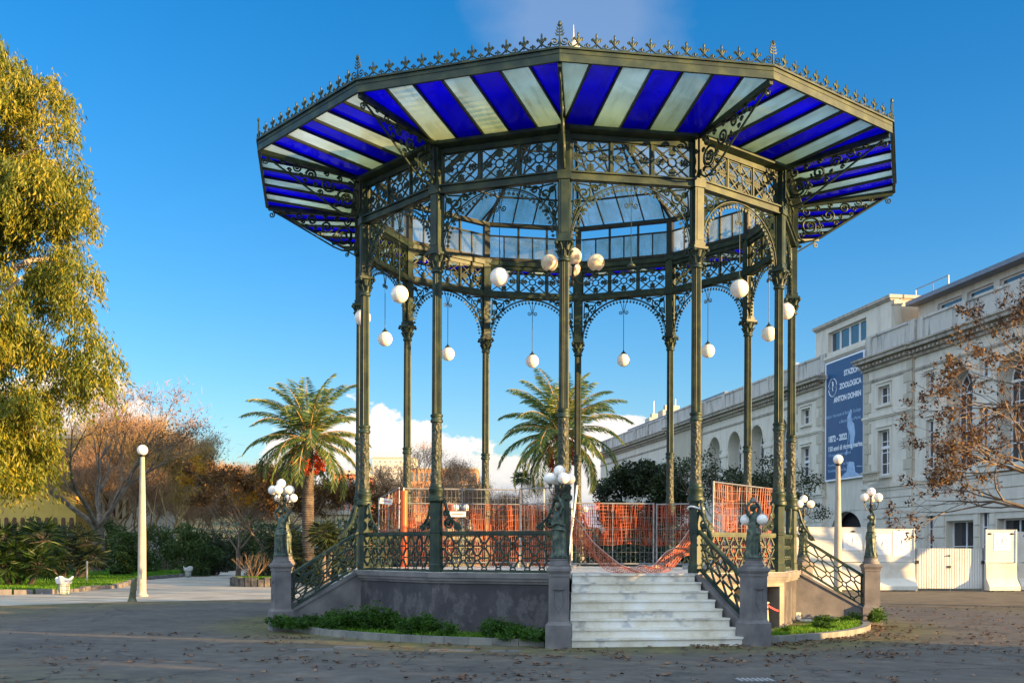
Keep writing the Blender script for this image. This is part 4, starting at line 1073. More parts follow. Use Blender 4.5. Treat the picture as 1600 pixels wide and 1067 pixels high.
o = link('grass', npmesh('grass', leaves(G, np.tile([0,0,1.0],(ng,1)), hb, .014, .5), 4, L_GRASS)); tag(o, 'short grass and clover in the kerbed beds', 'grass', kind='stuff')
# fallen leaves
LC = []
for i in range(46):
    y = 13.4 + 8.6*random.random()**1.2; LC.append((px(random.triangular(-20,1620,1250), y), y, random.uniform(.15,.6)))
P = []
for i in range(1500):
    u = random.random()
    if u < .22: y = 13.2 + 9*random.random()**1.3; x = px(random.uniform(-20,1620), y)
    elif u < .55:
        q = LC[random.randrange(len(LC))]; x = q[0]+random.gauss(0,q[2]); y = q[1]+random.gauss(0,q[2]*.6)
    elif u < .85: y = random.uniform(18,34); x = px(random.uniform(1180,1640), y)
    else:
        a = radians(random.uniform(285,352)); r = 6.75+abs(random.gauss(0,.35)); x, y = BX+r*cos(a), BY+r*sin(a)
    if (x-BX)**2+(y-BY)**2 < 6.72**2 and not (random.random() < .25 and 300 < math.degrees(atan2(y-BY,x-BX))%360 < 350): continue
    P.append((x,y))
V = []
for x, y in P:
    s = random.uniform(.03,.075); a = random.uniform(0,2*pi); inn = (x-BX)**2+(y-BY)**2 < 6.7**2
    z0 = .105 if inn else .008
    k = 6
    for i in range(k):
        pass
    pts = []
    for i in range(8):
        t = a + 2*pi*i/8; rr = s*(1.0 if i % 2 == 0 else .55)*random.uniform(.8,1.2); pts.append((x+rr*cos(t), y+rr*sin(t), z0 + random.uniform(0,.035)))
    V += pts
o = link('fallen_leaves', npmesh('fallen_leaves', np.array(V), 8, L_LITTER)); tag(o, 'brown fallen leaves scattered over the asphalt', 'leaves', kind='stuff')

# plane tree with brown leaves reaching in from the right edge
random.seed(52)
TD = 33.0
rt = thing('plane_tree', 'plane tree with sparse brown leaves reaching in from the right edge', 'tree', (px(1760,TD),TD,0))
m = MB(); tips = []
m.tube([(0,0,0),(-.1,0,1.5),(0,0,3.0),(.2,.1,5.0),(.2,0,7.0)], [.34,.28,.25,.18,.08], 10)
for z, az, el, ln, r in ((2.6,pi-.1,.12,2.2,.11),(3.1,pi+.35,.22,2.3,.11),(3.6,pi-.45,.25,2.2,.10),(4.1,pi+.1,.3,2.3,.11),(4.8,pi-.25,.38,2.2,.1),(5.4,pi+.3,.42,2.1,.09),(6.0,pi,.5,2.0,.08),(6.6,pi-.5,.6,1.7,.07),(3.4,0.4,.4,2.0,.1),(5,1.6,.5,1.8,.09),(4.2,-1.3,.4,2,.09)):
    grow(m, tips, Vector((0,0,z)), Vector((cos(az)*cos(el), sin(az)*cos(el), sin(el))), ln, r, 5, .55, .03, 5, (2,3), .72, .006, .16)
m.build('trunk', BARK, rt, True)
T = np.array([tuple(p) for p, _ in tips]); sel = T[RNG.random(len(T)) < .75]
n = 7600; C = sel[RNG.integers(0,len(sel),n)] + RNG.normal(0,.075,(n,3)); Dn = RNG.normal(0,1,(n,3))+np.array([0,0,-.9])
link('crown', npmesh('crown', leaves(C, Dn, RNG.uniform(.07,.15,n), RNG.uniform(.045,.09,n)), 4, L_BROWN_D), rt)
TDr = np.array([tuple(d) for _, d in tips]); ntw = 5200; idx = RNG.integers(0,len(T),ntw)
Dw = TDr[idx] + RNG.normal(0,.5,(ntw,3)); Cw = T[idx] + unit(Dw)*.12
link('twigs', npmesh('twigs', leaves(Cw, Dw, RNG.uniform(.2,.45,ntw), .012, .2), 4, L_BROWN_D), rt)
# ------------------------------------------------------------------ street furniture
def street_lamp(label, x, y, h):
    t = thing('street_lamp', label, 'street lamp', (x,y,0), 0, 'tapered globe lamp posts')
    m = MB(); m.lathe([(.22,0),(.22,.05),(.17,.09),(.15,.14),(.14,h*.4),(.105,h*.75),(.078,h-.16)], 18); m.build('pole', pmat('cast_stone_pole',[(.3,.27,.22),(.4,.36,.3)],3,.7,0,.2), t, True)
    m = MB(); m.box((.0,-.142,.75),(.11,.02,.26)); m.build('access_door', GALV, t); m = MB(); m.lathe([(.085,h-.2),(.1,h-.16),(.1,h-.12),(.06,h-.1)], 14); m.build('collar', IRON_D, t, True)
    MB().sphere((0,0,h+.05), .19, 20, 14).build('globe', GLOBE, t, True); return t
street_lamp('tall tapered lamp post with a globe on the pale paving at left', px(222,39.4), 39.4, 5.18)
street_lamp('tall tapered lamp post with a globe in front of the white hoarding', px(1309,42), 42, 5.15)
# two other lamp-post globes glimpsed through the netting are the statue lamps built above
WIRE = pmat('green_wire', [(.2,.25,.22),(.33,.37,.34)], 9, .5, .3, .05)
BAG = pmat('white_bin_bag', [(.6,.62,.64),(.72,.73,.74)], 6, .45, 0, .5, 14, .03)
def bin_(label, x, y):
    t = thing('litter_bin', label, 'litter bin', (x,y,0), 0, 'wire litter bins with white bags')
    m = MB()
    for j in range(20):
        a = 2*pi*j/20; m.tube([(.17*cos(a),.17*sin(a),.05),(.2*cos(a),.2*sin(a),.5)], .009, 4)
    for z, r in ((.05,.17),(.18,.178),(.34,.19),(.5,.2)): m.tube([(r*cos(2*pi*i/20),r*sin(2*pi*i/20),z) for i in range(20)], .011, 4, True)
    m.lathe([(.17,.03),(.17,.05)], 16); m.lathe([(.04,0),(.04,.04)], 8); m.build('basket', WIRE, t)
    n = 30; prof = [(.15,.1),(.185,.42),(.22,.5),(.235,.42),(.25,.44),(.27,.53),(.29,.64),(.275,.645),(.24,.56),(.19,.5)]
    vs = []; fs = []
    for i, (r, z) in enumerate(prof):
        for j in range(n):
            a = 2*pi*j/n; k = 1 + (.10*sin(4*a+1)+.06*sin(9*a+z*9))*(r/.29)**2; vs.append((r*k*cos(a), r*k*sin(a), z + (.05*sin(3*a+.5) if r > .25 else 0)))
    for i in range(len(prof)-1):
        for j in range(n): fs.append((i*n+j,i*n+(j+1)%n,(i+1)*n+(j+1)%n,(i+1)*n+j))
    MB().add(vs, fs).build('bag', BAG, t, True); return t
bin_('near litter bin with a white bag at the lawn kerb', px(100,40.3), 40.3)
bin_('distant litter bin with a white bag at the mouth of the path', px(294,66), 66).rotation_euler = (0,0,1)
t = thing('tree_stump', 'broken mossy stump standing in front of the left lamp post', 'stump', (px(207,35.3),35.3,0))
m = MB(); m.tube([(0,0,0),(.0,0,.1),(.02,0,.3),(.05,0,.55),(.04,0,.72)], [.16,.12,.10,.105,.07], 12); m.tube([(.03,0,.5),(.1,0,.68),(.11,0,.8)], [.06,.05,.02], 8); m.build('trunk', pmat('mossy_bark',[(.06,.07,.04),(.11,.11,.06),(.2,.18,.13)],5,.9,0,.6,20,.02), t, True)
t = thing('marker_post', 'thin grey post standing in the lawn behind the near bin', 'post', (px(136,52),52,0))
MB().lathe([(.05,0),(.05,1.1),(.02,1.13)], 8).build('post', GALV, t); MB().box((0,0,.06),(.3,.3,.12)).build('base', STONE, t)
# planter ring
x, y = px(402,51), 51
pr = thing('planter', 'round rough stone planter ring by the path behind the left pedestal', 'planter', (x,y,0))
m = MB(); random.seed(3)
for j in range(26):
    a = 2*pi*j/26; h = random.uniform(.33,.46); m.box((1.1*cos(a),1.1*sin(a),h/2),(.26,.25,h),a)
m.build('stone_ring', pmat('rough_tufa',[(.04,.04,.04),(.09,.085,.08),(.16,.15,.13)],5,.9,0,.8,14,.03), pr)
m = MB(); m.lathe([(.98,.0),(.98,.3),(.4,.36),(.02,.38)], 20); m.build('soil', bedm, pr)
G = []
for i in range(3500):
    a = random.uniform(0,2*pi); r = 1.02*sqrt(random.random()); G.append((x+r*cos(a),y+r*sin(a),.38))
G = np.array(G); o = link('grass', npmesh('grass', leaves(G, np.tile([0,0,1.0],(len(G),1)), RNG.uniform(.1,.22,len(G)), .03, .5), 4, L_GRASS)); tag(o, 'green grass filling the stone planter ring', 'grass', kind='stuff')
sh_ = thing('bare_shrub', 'small bare shrub of pale twigs growing in the stone planter', 'shrub', (x-.2,y,.35)); m = MB(); tips = []
for i in range(16):
    a = i*2.4; grow(m, tips, Vector((.1*cos(a),.1*sin(a),0)), Vector((cos(a)*.7,sin(a)*.7,.9)).normalized(), .6, .018, 2, .4, .1, 4, (2,3), .7, .006)
m.build('stems', TWIG, sh_)

# ------------------------------------------------------------------ site fences with orange net on the platform
def fence_panel(label, p, q, h, z0, lean=0.0, net=(.2,1.0), feet=True, topz=None, netmat=None, seed=0, sag=.03, mid=None, name='mesh_fence_panel'):
    p = Vector((*p,0)); q = Vector((*q,0)); L = (q-p).length; ang = atan2(q.y-p.y, q.x-p.x)
    t = thing(name, label, 'fence panel', (p.x,p.y,z0), ang, 'site fence panels draped with orange net')
    t.rotation_euler = (lean,0,ang)
    m = MB(); dzr = (topz or 0)
    def H(u): return h + dzr*u/L
    m.tube([(0,0,0),(0,0,H(0))], .021, 6); m.tube([(L,0,0),(L,0,H(L))], .021, 6)
    m.tube([(0,0,H(0)-.02),(L,0,H(L)-.02)], .019, 6); m.tube([(0,0,.12),(L,0,.12)], .019, 6)
    if mid: m.tube([(0,0,mid),(L,0,mid)], .016, 6)
    m.tube([(L*.5,0,.12),(L*.5,0,h-.02+dzr*.5)], .012, 5)
    if feet:
        for u in (.0,L): m.box((u,0,.05),(.16,.6,.1))
    m.build('frame', GALV, t, True)
    w = MB(); n = int(L/.11)
    for i in range(1,n): u = L*i/n; w.bar((u,0,.12),(u,0,H(u)-.02), .005, .005)
    for i in range(1,int(h/.28)): z = .12+i*.28; w.bar((0,.004,z),(L,.004,z+dzr*0), .005, .005)
    w.build('wire_mesh', GALV, t)
    if net:
        rnd = random.Random(seed); m = MB(); a, b = net; n = int(L/.05); ph = [rnd.uniform(0,6) for _ in range(4)]
        def off(u, f): return .035*sin(u*5+ph[0])+.025*sin(u*13+f*2+ph[1])
        def sg(u): return sag*(sin(u*4+ph[2])+.5*sin(u*9+ph[3]))
        for i in range(n+1):
            u = L*i/n; wob = rnd.uniform(-.012,.012); pts = []
            for j in range(7):
                f = j/6; z = H(u)*(a+(b-a)*f) + sg(u)*(1-f)*1.2 + sg(u)*.4
                pts.append((u+wob*sin(f*5+ph[1])+.018*sin(f*7+u*3+ph[2]), .03+off(u,f), min(z, H(u)-.01)))
            for j in range(6): m.bar(pts[j], pts[j+1], .015 if rnd.random() < .85 else .028, .004, (0,1,0))
        for j in range(13):
            f = j/12; pts = [(L*i/24, .03+off(L*i/24,f), min(H(L*i/24)*(a+(b-a)*f)+sg(L*i/24)*(1-f)*1.2+sg(L*i/24)*.4, H(L*i/24)-.01)) for i in range(25)]
            for i in range(24): m.bar(pts[i], pts[i+1], .010, .004, (0,1,0))
        m.build('net', netmat or ORANGE, t)
    return t
def P2(x, d): return (px(x,d), d)
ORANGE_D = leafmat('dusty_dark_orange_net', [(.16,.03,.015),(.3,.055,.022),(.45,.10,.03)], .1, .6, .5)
fence_panel('short net fence panel with a raked top at the far left of the platform', P2(592,29.0), P2(623,28.5), 1.80, PLAT, 0, (0,.97), True, .26, seed=1)
fence_panel('wide orange net fence panel between the second and centre columns', P2(630,28.4), P2(812,28.9), 2.04, PLAT, 0, (.0,.80), True, 0, seed=2, mid=1.64)
fence_panel('orange net fence panel just left of the centre column', P2(814,28.7), P2(888,28.0), 2.06, PLAT, .02, (.0,.78), True, 0, seed=3, mid=1.64)
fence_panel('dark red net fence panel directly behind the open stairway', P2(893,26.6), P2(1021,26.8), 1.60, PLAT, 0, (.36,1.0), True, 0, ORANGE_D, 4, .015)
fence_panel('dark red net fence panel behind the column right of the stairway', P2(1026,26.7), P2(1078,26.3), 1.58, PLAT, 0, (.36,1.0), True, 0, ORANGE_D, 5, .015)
fence_panel('sunlit tilted fence panel with bunched orange net at the right bay', P2(1113,25.0), P2(1216,25.3), 2.02, PLAT, .03, (.0,.98), True, -.16, seed=6, sag=.05)
t = thing('orange_pipe', 'upright bright orange plastic pipe at the fence near the second column', 'pipe', (px(631,28.0),28.0,PLAT))
m = MB().lathe([(.085,0),(.085,1.93),(.07,1.93),(.07,1.85)], 14); m.build('pipe', ORANGE_P, t, True)
m = MB(); m.lathe([(.092,1.85),(.092,1.94)], 14); m.build('rim', ORANGE_P, t, True)
t = thing('leaning_pole', 'pale metal pole leaning against the centre column', 'pole', (px(886,24.0),24.0,PLAT))
m = MB(); m.tube([(0,0,0),(.22,.1,1.86)], .022, 8); m.build('tube', WHITEP, t, True); m = MB(); m.lathe([(.027,-.0),(.027,.05)], 8); m.build('foot', GALV, t)
for i, (x, d, z, w, h, lab) in enumerate(((603,28.6,2.95,.32,.15,'small white notice on the raked fence panel'),(715,28.5,2.62,.42,.14,'small white notice on the wide orange fence panel'))):
    t = thing('notice_plate', lab, 'sign', (px(x,d),d,z)); MB().box((0,0,0),(w,.006,h)).build('plate', WHITEP, t)
    m = MB(); m.box((0,-.004,0),(w*.7,.003,h*.25)); m.build('bar', pmat('faded_red_print',[(.5,.25,.2),(.55,.3,.25)],5,.6), t); t.rotation_euler = (0,.12 if i == 0 else 0,0)
# slack net hanging across the head of the stairs
t = thing('safety_net', 'slack orange safety net sagging across the top of the front steps', 'net', (BX,BY,0), bt(2), None)
m = MB(); HWs = 1.16; n = 60
def sagz(u): return PLAT + .05 + .60*(max(0,abs(u-.12)-.30)/.85)**1.35
pts = {}
for i in range(n+1):
    u = -HWs + 2*HWs*i/n
    for j in range(9):
        f = j/8; hgt = .12+.34*min(1,abs(u-.12)/1.1)*(1+.3*sin(u*11)); 
        pts[i,j] = (A+.10-.16*f*(1-abs(u)/1.3)+.03*sin(u*9+j), u, sagz(u)*1.0 - .02 + hgt*(f-.35) + .02*sin(u*14+f*5)) if True else None
for i in range(n+1):
    for j in range(8):
        a = Vector(pts[i,j]); b = Vector(pts[i,j+1]); a.z = max(a.z, PLAT+.012); b.z = max(b.z, PLAT+.012)
        m.bar(a, b, .008, .005, (1,0,0))
        if i < n:
            c_ = Vector(pts[i+1,j]); c_.z = max(c_.z, PLAT+.012); m.bar(a, c_, .009, .005, (1,0,0))
            d_ = Vector(pts[i+1,j+1]); d_.z = max(d_.z, PLAT+.012)
            if (i+j) % 2: m.bar(a, d_, .006, .005, (1,0,0))
m.build('net', leafmat('pinkish_orange_net',[(.3,.05,.025),(.5,.11,.05),(.65,.22,.12)],.1,.6,.9), t)
m = MB(); m.tube([pts[i,8] for i in range(n+1)], .010, 5); m.build('edge_cord', pmat('faded_cord',[(.5,.32,.28),(.6,.4,.36)],5,.7), t)
# leaning plaster board and tape at the hole in the right base wall
t = thing('board', 'sandy board leaning inside the dark hole in the base wall', 'board', (BX,BY,0), bt(3))
m = MB(); m.prism([(AW-.05,-.22,.06),(AW-.14,-.22,.64),(AW-.14,.92,.62),(AW-.05,.86,.06)], (.05,0,0)); m.build('panel', pmat('sandy_board',[(.3,.26,.2),(.38,.33,.26)],3,.85,0,.2), t)
m = MB(); m.prism([(AW-.06,-.24,.63),(AW-.15,-.24,.65),(AW-.15,.93,.63),(AW-.06,.93,.61)], (0,0,.025)); m.build('edge_strip', pmat('pale_edge',[(.36,.32,.25),(.4,.36,.28)],5,.8), t)
t = thing('tape', 'strip of red tape sagging across the base wall right of the steps', 'tape', (BX,BY,0), bt(3))
m = MB(); q = [(AW+.02-(0 if i < 8 else .052*(i-8)),.72+.72*i/14,.60-.17*(i/14)-.05*sin(i/14*pi)) for i in range(15)]
for i in range(14): m.bar(q[i], q[i+1], .004, .035, (0,0,1))
m.build('strip', pmat('red_tape',[(.6,.02,.03),(.65,.03,.05)],5,.4), t); m = MB(); m.box((AW+.02,.70,.60),(.012,.06,.05)); m.build('knot', pmat('red_knot',[(.5,.02,.03)],5,.5), t)
MBh = MB().b2(AW-1.2,AW-.31,-.3,1.22,0,.98); o = MBh.build('hollow', pmat('dark_hollow',[(.012,.011,.01),(.02,.018,.016)],4,.95), bs, False, (0,0,0), bt(3))  # solid near-black box, the shade inside the hole put into its colour
# white rag tied to the column right of the stairs
t = thing('rag', 'white rag knotted round the plinth of the column right of the steps', 'rag', bl2w(ct(3), R, 2.52))
m = MB(); m.tube([(.15*cos(a),.15*sin(a),.03*sin(a*2)) for a in [2*pi*i/16 for i in range(16)]], .02, 6, True); m.build('band', WHITEP, t, True)
m = MB(); m.tube([(.10,-.12,0),(.13,-.16,-.15),(.1,-.17,-.32),(.14,-.16,-.5)], [.025,.02,.016,.01], 6); m.sphere((.08,-.13,.0), .045, 8, 6); m.build('tail', WHITEP, t, True)

# ------------------------------------------------------------------ white hoarding and gate
HD = 47.5; HOARD = pmat('dirty_white_sheet', [(.52,.51,.47),(.60,.59,.55),(.66,.65,.62)], .8, .5, 0, .05)
CONC = pmat('pale_concrete', [(.48,.45,.38),(.58,.55,.48),(.64,.61,.54)], 1.5, .85, 0, .25, 22)
BLACKP = pmat('black_rubber', [(.012,.012,.012),(.03,.03,.03)], 6, .7)
INK = pmat('grey_ink', [(.6,.6,.61),(.64,.64,.65)], 5, .6); PAPER = pmat('white_poster', [(.76,.77,.78),(.8,.8,.81)], 4, .4, 0, .02)
def text_mesh(s, size, mat, align='LEFT', ext=.003, bold=0.0):
    cu = bpy.data.curves.new('lettering','FONT'); cu.body = s; cu.size = size; cu.align_x = align; cu.extrude = ext; cu.offset = bold
    o = bpy.data.objects.new('tmp', cu); COL.objects.link(o); dg = bpy.context.evaluated_depsgraph_get(); dg.update()
    me = bpy.data.meshes.new_from_object(o.evaluated_get(dg)); bpy.data.objects.remove(o); bpy.data.curves.remove(cu)
    me.name = 'lettering'; me.materials.clear(); me.materials.append(mat); return me
def face_x(o, loc): o.location = loc; o.rotation_euler = (pi/2,0,0); return o     # upright, readable from -y
def seahorse(mb, f, s):
    pts = [(-.10,.62),(-.02,.66),(.05,.60),(.06,.48),(.10,.34),(.10,.18),(.03,.05),(-.02,-.12),(.0,-.3),(.08,-.42),(.14,-.36),(.10,-.28)]
    w = [.03,.07,.08,.07,.10,.11,.09,.06,.045,.035,.03,.02]
    mb.tube([f(u*s,v*s) for u, v in pts], [q*s for q in w], 8)
    mb.tube([f(u*s,v*s) for u, v in ((-.08,.61),(-.2,.58))], [.04*s,.025*s], 6); mb.tube([f(u*s,v*s) for u, v in ((.12,.3),(.22,.22),(.16,.1))], .02*s, 5)
def emblem(mb, f, r):
    for a0, a1 in ((100,170),(190,260),(10,80),(-80,-10)):
        mb.tube([f(r*cos(radians(a)),r*sin(radians(a))) for a in range(a0,a1+1,7)], r*.045, 5)
    for s in (-1,1): mb.tube([f(s*r*.62,0),f(s*r*.9,0)], r*.04, 4)
    mb.tube([f(-r*.12,-r*1.0),f(r*.12,-r*1.0)], r*.05, 4)
    seahorse(mb, f, r*.95)
def hoard_panel(label, x0, x1, z1, d=HD, posters=(), zmid=1.25, split=True):
    a, b = px(x0,d), px(x1,d); w = b-a
    t = thing('hoarding_panel', label, 'hoarding', (a,d,0), 0, 'white site hoarding')
    m = MB(); n = 9
    for i in range(n):
        za = zmid + (z1-zmid)*i/n; zb = zmid + (z1-zmid)*(i+1)/n
        m.b2(0,w,-.02,.02,za+.012,zb-.006); m.b2(0,w,-.008,.015,za-.006,za+.012)
    m.build('sheet', HOARD, t)
    m = MB(); m.prism([(0,-.06,zmid-.03),(0,-.10,.55),(0,-.42,.22),(0,-.42,.05),(0,.3,.05),(0,.3,.22),(0,.06,.55),(0,.06,zmid-.03)], (w,0,0)); m.build('concrete_base', CONC, t)
    m = MB()
    for u in (.02,w-.02): m.b2(u-.03,u+.03,-.05,.03,zmid-.03,z1+.05)
    m.b2(0,w,-.035,.03,z1,z1+.04); m.build('frame', HOARD, t)
    m = MB()
    for u in (w*.18,w*.5,w*.8): m.lathe([(.09,.0),(.09,.09)], 10, (u,-.3,0))
    for u in (w*.12,w*.85): m.sphere((u,-.04,z1-.14), .06, 8, 6, (1.6,.5,.7))
    m.build('rubber_foot', BLACKP, t, True)
    for (u, z, pw, ph) in posters:
        o = MB().b2(u,u+pw,-.03,-.024,z,z+ph).build('poster', PAPER, t)
        m = MB(); cx_, cz_ = u+pw*.5, z+ph*.5; emblem(m, lambda q, v: (cx_+q, -.032, cz_+v), min(pw,ph)*.33); m.build('emblem', INK, o)
    return t
hoard_panel('white hoarding panel with a printed poster behind the right lamp post', 1226, 1352, pz(823,HD), posters=((px(1317.5,HD)-px(1226,HD),1.75,.78,.72),))
hp2 = hoard_panel('white hoarding panel with a wide faded poster beside the white gate', 1353, 1429, pz(825,HD), posters=((.32,1.55,.75,.9),(1.15,1.5,.75,1.1)))
# faded wide poster lettering
gt = thing('gate', 'white corrugated metal gate between two hoarding panels', 'gate', (px(1432,HD),HD,0)); gw = px(1535,HD)-px(1432,HD); zg = pz(854,HD)
m = MB(); n = 26; pts = []
for i in range(n):
    u0 = gw*i/n; u1 = gw*(i+1)/n; k = u0 + (u1-u0)*.72
    m.b2(u0,k,-.03,-.01,.12,zg); m.b2(k,u1,.0,.02,.12,zg)
m.build('corrugated_sheet', HOARD, gt)
m = MB(); m.b2(0,gw,.02,.05,.12,.18); m.b2(0,gw,.02,.05,zg-.06,zg); m.b2(-.05,.03,-.05,.06,0,zg+.02); m.b2(gw-.03,gw+.05,-.05,.06,0,zg+.02); m.b2(gw*.52-.02,gw*.52+.02,.02,.06,.0,zg); m.build('frame', GALV, gt)
m = MB(); m.lathe([(.05,0),(.05,.06)], 10, (gw*.49,-.06,1.5)); m.build('knob', BLACKP, gt); MB().box((gw*.49,-.05,1.05),(.14,.03,.1)).build('lock', BLACKP, gt); MB().box((0.0,-.06,1.25),(.12,.08,.14)).build('hinge', BLACKP, gt); MB().box((gw,-.06,1.25),(.12,.08,.14)).build('hinge', BLACKP, gt)
hoard_panel('narrow white hoarding panel with a small poster right of the gate', 1540, 1588, pz(826,HD-.2), HD-.2, posters=((.34,1.75,.72,.75),))
hoard_panel('shaded white hoarding panel half cut by the right picture edge', 1589, 1690, pz(829,HD+.9), HD+.9)

# ------------------------------------------------------------------ the long pale building at right
FA, FB = 34.5, .172; D0 = 46.0; TX, TY = -.1695, .9855
def lx(p): return (FA/((p-800.)/FPX+FB)-D0)/TY
bd = thing('long_building', 'long pale stone institute building with arched windows and rusticated corners', 'building', (FA-FB*D0,D0,0), atan2(TY,TX))
def stained_stone(name, base, stain_tint=.5):
    m, nt, out = newmat(name); v = coords(nt, True); k = base
    n = noise(nt, v, .8, 5, .6); n2 = noise(nt, coords(nt,True,(1.6,1.6,.25)), 1.4, 5, .65)
    col = ramp(nt, n, [(.3,tuple(q*.86 for q in k)),(.7,k)])
    s = ramp(nt, n2, [(.49,(0,0,0)),(.66,(1,1,1))]); col = mixc(nt, vmath(nt,'MULTIPLY',s,stain_tint), col, tuple(q*.35 for q in k))
    principled(nt, out, col, .85, 0, noise(nt, v, 12), .15, .01); return m
WALL = stained_stone('pale_grey_render', (.68,.63,.54), .26); QUOIN = stained_stone('buff_quoin_stone', (.50,.45,.36), .2); CORN = stained_stone('weathered_cornice_stone', (.42,.38,.32), .75)
PARA = stained_stone('streaked_parapet', (.52,.50,.46), .9); ROOFG = pmat('blue_grey_roofing',[(.12,.15,.2),(.18,.2,.25)],2,.5)
WFRAME = pmat('white_window_frame',[(.66,.67,.7),(.74,.75,.77)],3,.4,0,.03)
def glassy():
    m, nt, out = newmat('dark_window_glass'); p = node(nt,'ShaderNodeBsdfPrincipled',Roughness=.05); p.inputs['Base Color'].default_value = (.03,.035,.045,1); p.inputs['Specular IOR Level'].default_value = .8
    g = noise(nt, coords(nt,True), 1.5, 2); b = node(nt,'ShaderNodeBump',Strength=.05,Distance=.05); nt.links.new(g,b.inputs['Height']); nt.links.new(b.outputs[0],p.inputs['Normal']); nt.links.new(p.outputs[0],out.inputs[0]); return m
WGLASS = glassy(); DARKIN = pmat('dark_interior',[(.02,.02,.025),(.035,.035,.04)],3,.9)
def arch_top(m, a, b, zs, z1, y0, y1, n=14):
    """wall between the arch of span a..b springing at zs and the level z1"""
    c = (a+b)/2; r = (b-a)/2
    for i in range(n):
        t0 = pi*i/n; t1 = pi*(i+1)/n
        p0_ = (c+r*cos(t0), zs+r*sin(t0)); p1_ = (c+r*cos(t1), zs+r*sin(t1))
        m.prism([(p0_[0],y0,p0_[1]),(p1_[0],y0,p1_[1]),(p1_[0],y0,z1),(p0_[0],y0,z1)], (0,y1-y0,0))
def wall(l0, l1, z0, z1, y1, th, cols, mat, name='wall'):
    m = MB(); y0 = y1-th; cur = l0
    for a, b, ops in sorted(cols):
        if a > cur: m.b2(cur,a,y0,y1,z0,z1)
        zc_ = z0
        for c_, d_, ar in sorted(ops):
            if c_ > zc_: m.b2(a,b,y0,y1,zc_,c_)
            if ar: zs_ = d_-(b-a)/2; nxt = min([q[0] for q in ops if q[0] > d_] + [z1]); arch_top(m, a, b, zs_, nxt, y0, y1); zc_ = nxt
            else: zc_ = d_
        if zc_ < z1: m.b2(a,b,y0,y1,zc_,z1)
        cur = b
    if cur < l1: m.b2(cur,l1,y0,y1,z0,z1)
    return m.build(name, mat, bd)
def window(a, b, z0, z1, y, arch=False, nv=2, nh=4, trans=None, surround=.16, yw=None):
    m = MB(); w = b-a; zs = z1-w/2 if arch else z1
    f = .09
    m.b2(a,a+f,y,y+.08,z0,zs); m.b2(b-f,b,y,y+.08,z0,zs); m.b2(a+f,b-f,y,y+.08,z0,z0+f)
    if not arch: m.b2(a+f,b-f,y,y+.08,z1-f,z1)
    for i in range(1,nv): u = a+w*i/nv; m.b2(u-(.05 if i*2 == nv else .025),u+(.05 if i*2 == nv else .025),y+.003,y+.07,z0+f,zs-(0 if arch else f))
    for j in range(1,nh): z = z0+(zs-z0)*j/nh; m.b2(a+f,b-f,y+.01,y+.06,z-.025,z+.025)
    if trans: m.b2(a,b,y+.002,y+.095,trans-.09,trans+.09)
    c_ = (a+b)/2; r = w/2
    if arch:
        m.b2(a,b,y+.001,y+.09,zs-.07,zs+.07)
        m.tube([(c_+(r-.05)*cos(pi*i/16),y+.04,zs+(r-.05)*sin(pi*i/16)) for i in range(17)], .06, 4)
        m.tube([(c_+(r*.5)*cos(pi*i/12),y+.04,zs+(r*.5)*sin(pi*i/12)) for i in range(13)], .03, 4)
        for i in (1,2,3,4,5): t_ = pi*i/6; m.bar((c_+r*.5*cos(t_)*(0 if i == 3 else 1),y+.04,zs+r*.5*sin(t_)*(0 if i == 3 else 1)),(c_+r*.95*cos(t_),y+.04,zs+r*.95*sin(t_)), .05, .05)
    o = m.build('window', WFRAME, bd)
    g = MB()
    if arch:
        g.prism([(a+.01,y+.015,z0)]+[(b-.01,y+.015,z0)]+[(c_+(r-.01)*cos(pi*i/16),y+.015,zs+(r-.01)*sin(pi*i/16)) for i in range(17)], (0,.012,0))
    else: g.b2(a+.01,b-.01,y+.015,y+.027,z0+.01,z1-.01)
    g.build('pane', WGLASS, o)
    if surround and yw is not None:
        s = MB(); q = surround
        if arch:
            n = 20
            for k_ in range(n):
                t0 = pi*k_/n; t1 = pi*(k_+1)/n; ri, ro = r+.05, r+.05+q*1.6
                s.prism([(c_+ri*cos(t0),yw,zs+ri*sin(t0)),(c_+ro*cos(t0),yw,zs+ro*sin(t0)),(c_+ro*cos(t1),yw,zs+ro*sin(t1)),(c_+ri*cos(t1),yw,zs+ri*sin(t1))], (0,.06,0))
        else:
            s.b2(a-q,a,yw,yw+.05,z0-.05,z1); s.b2(b,b+q,yw,yw+.05,z0-.05,z1); s.b2(a-q,b+q,yw,yw+.06,z1,z1+q); s.b2(a-q-.08,b+q+.08,yw,yw+.14,z0-.2,z0-.05)
            s.b2(a-q-.05,b+q+.05,yw,yw+.12,z1+q+.02,z1+q+.1)
        s.build('surround', WALL, o)
    return o
ZC = 13.55; ZP = 15.3
L_R0, L_PR0, L_PR1, L_PL0, L_PL1, L_A1, L_F0, L_F1 = 0.0, lx(1428), lx(1352), lx(1288), lx(1240), lx(1097), lx(1053), lx(938)
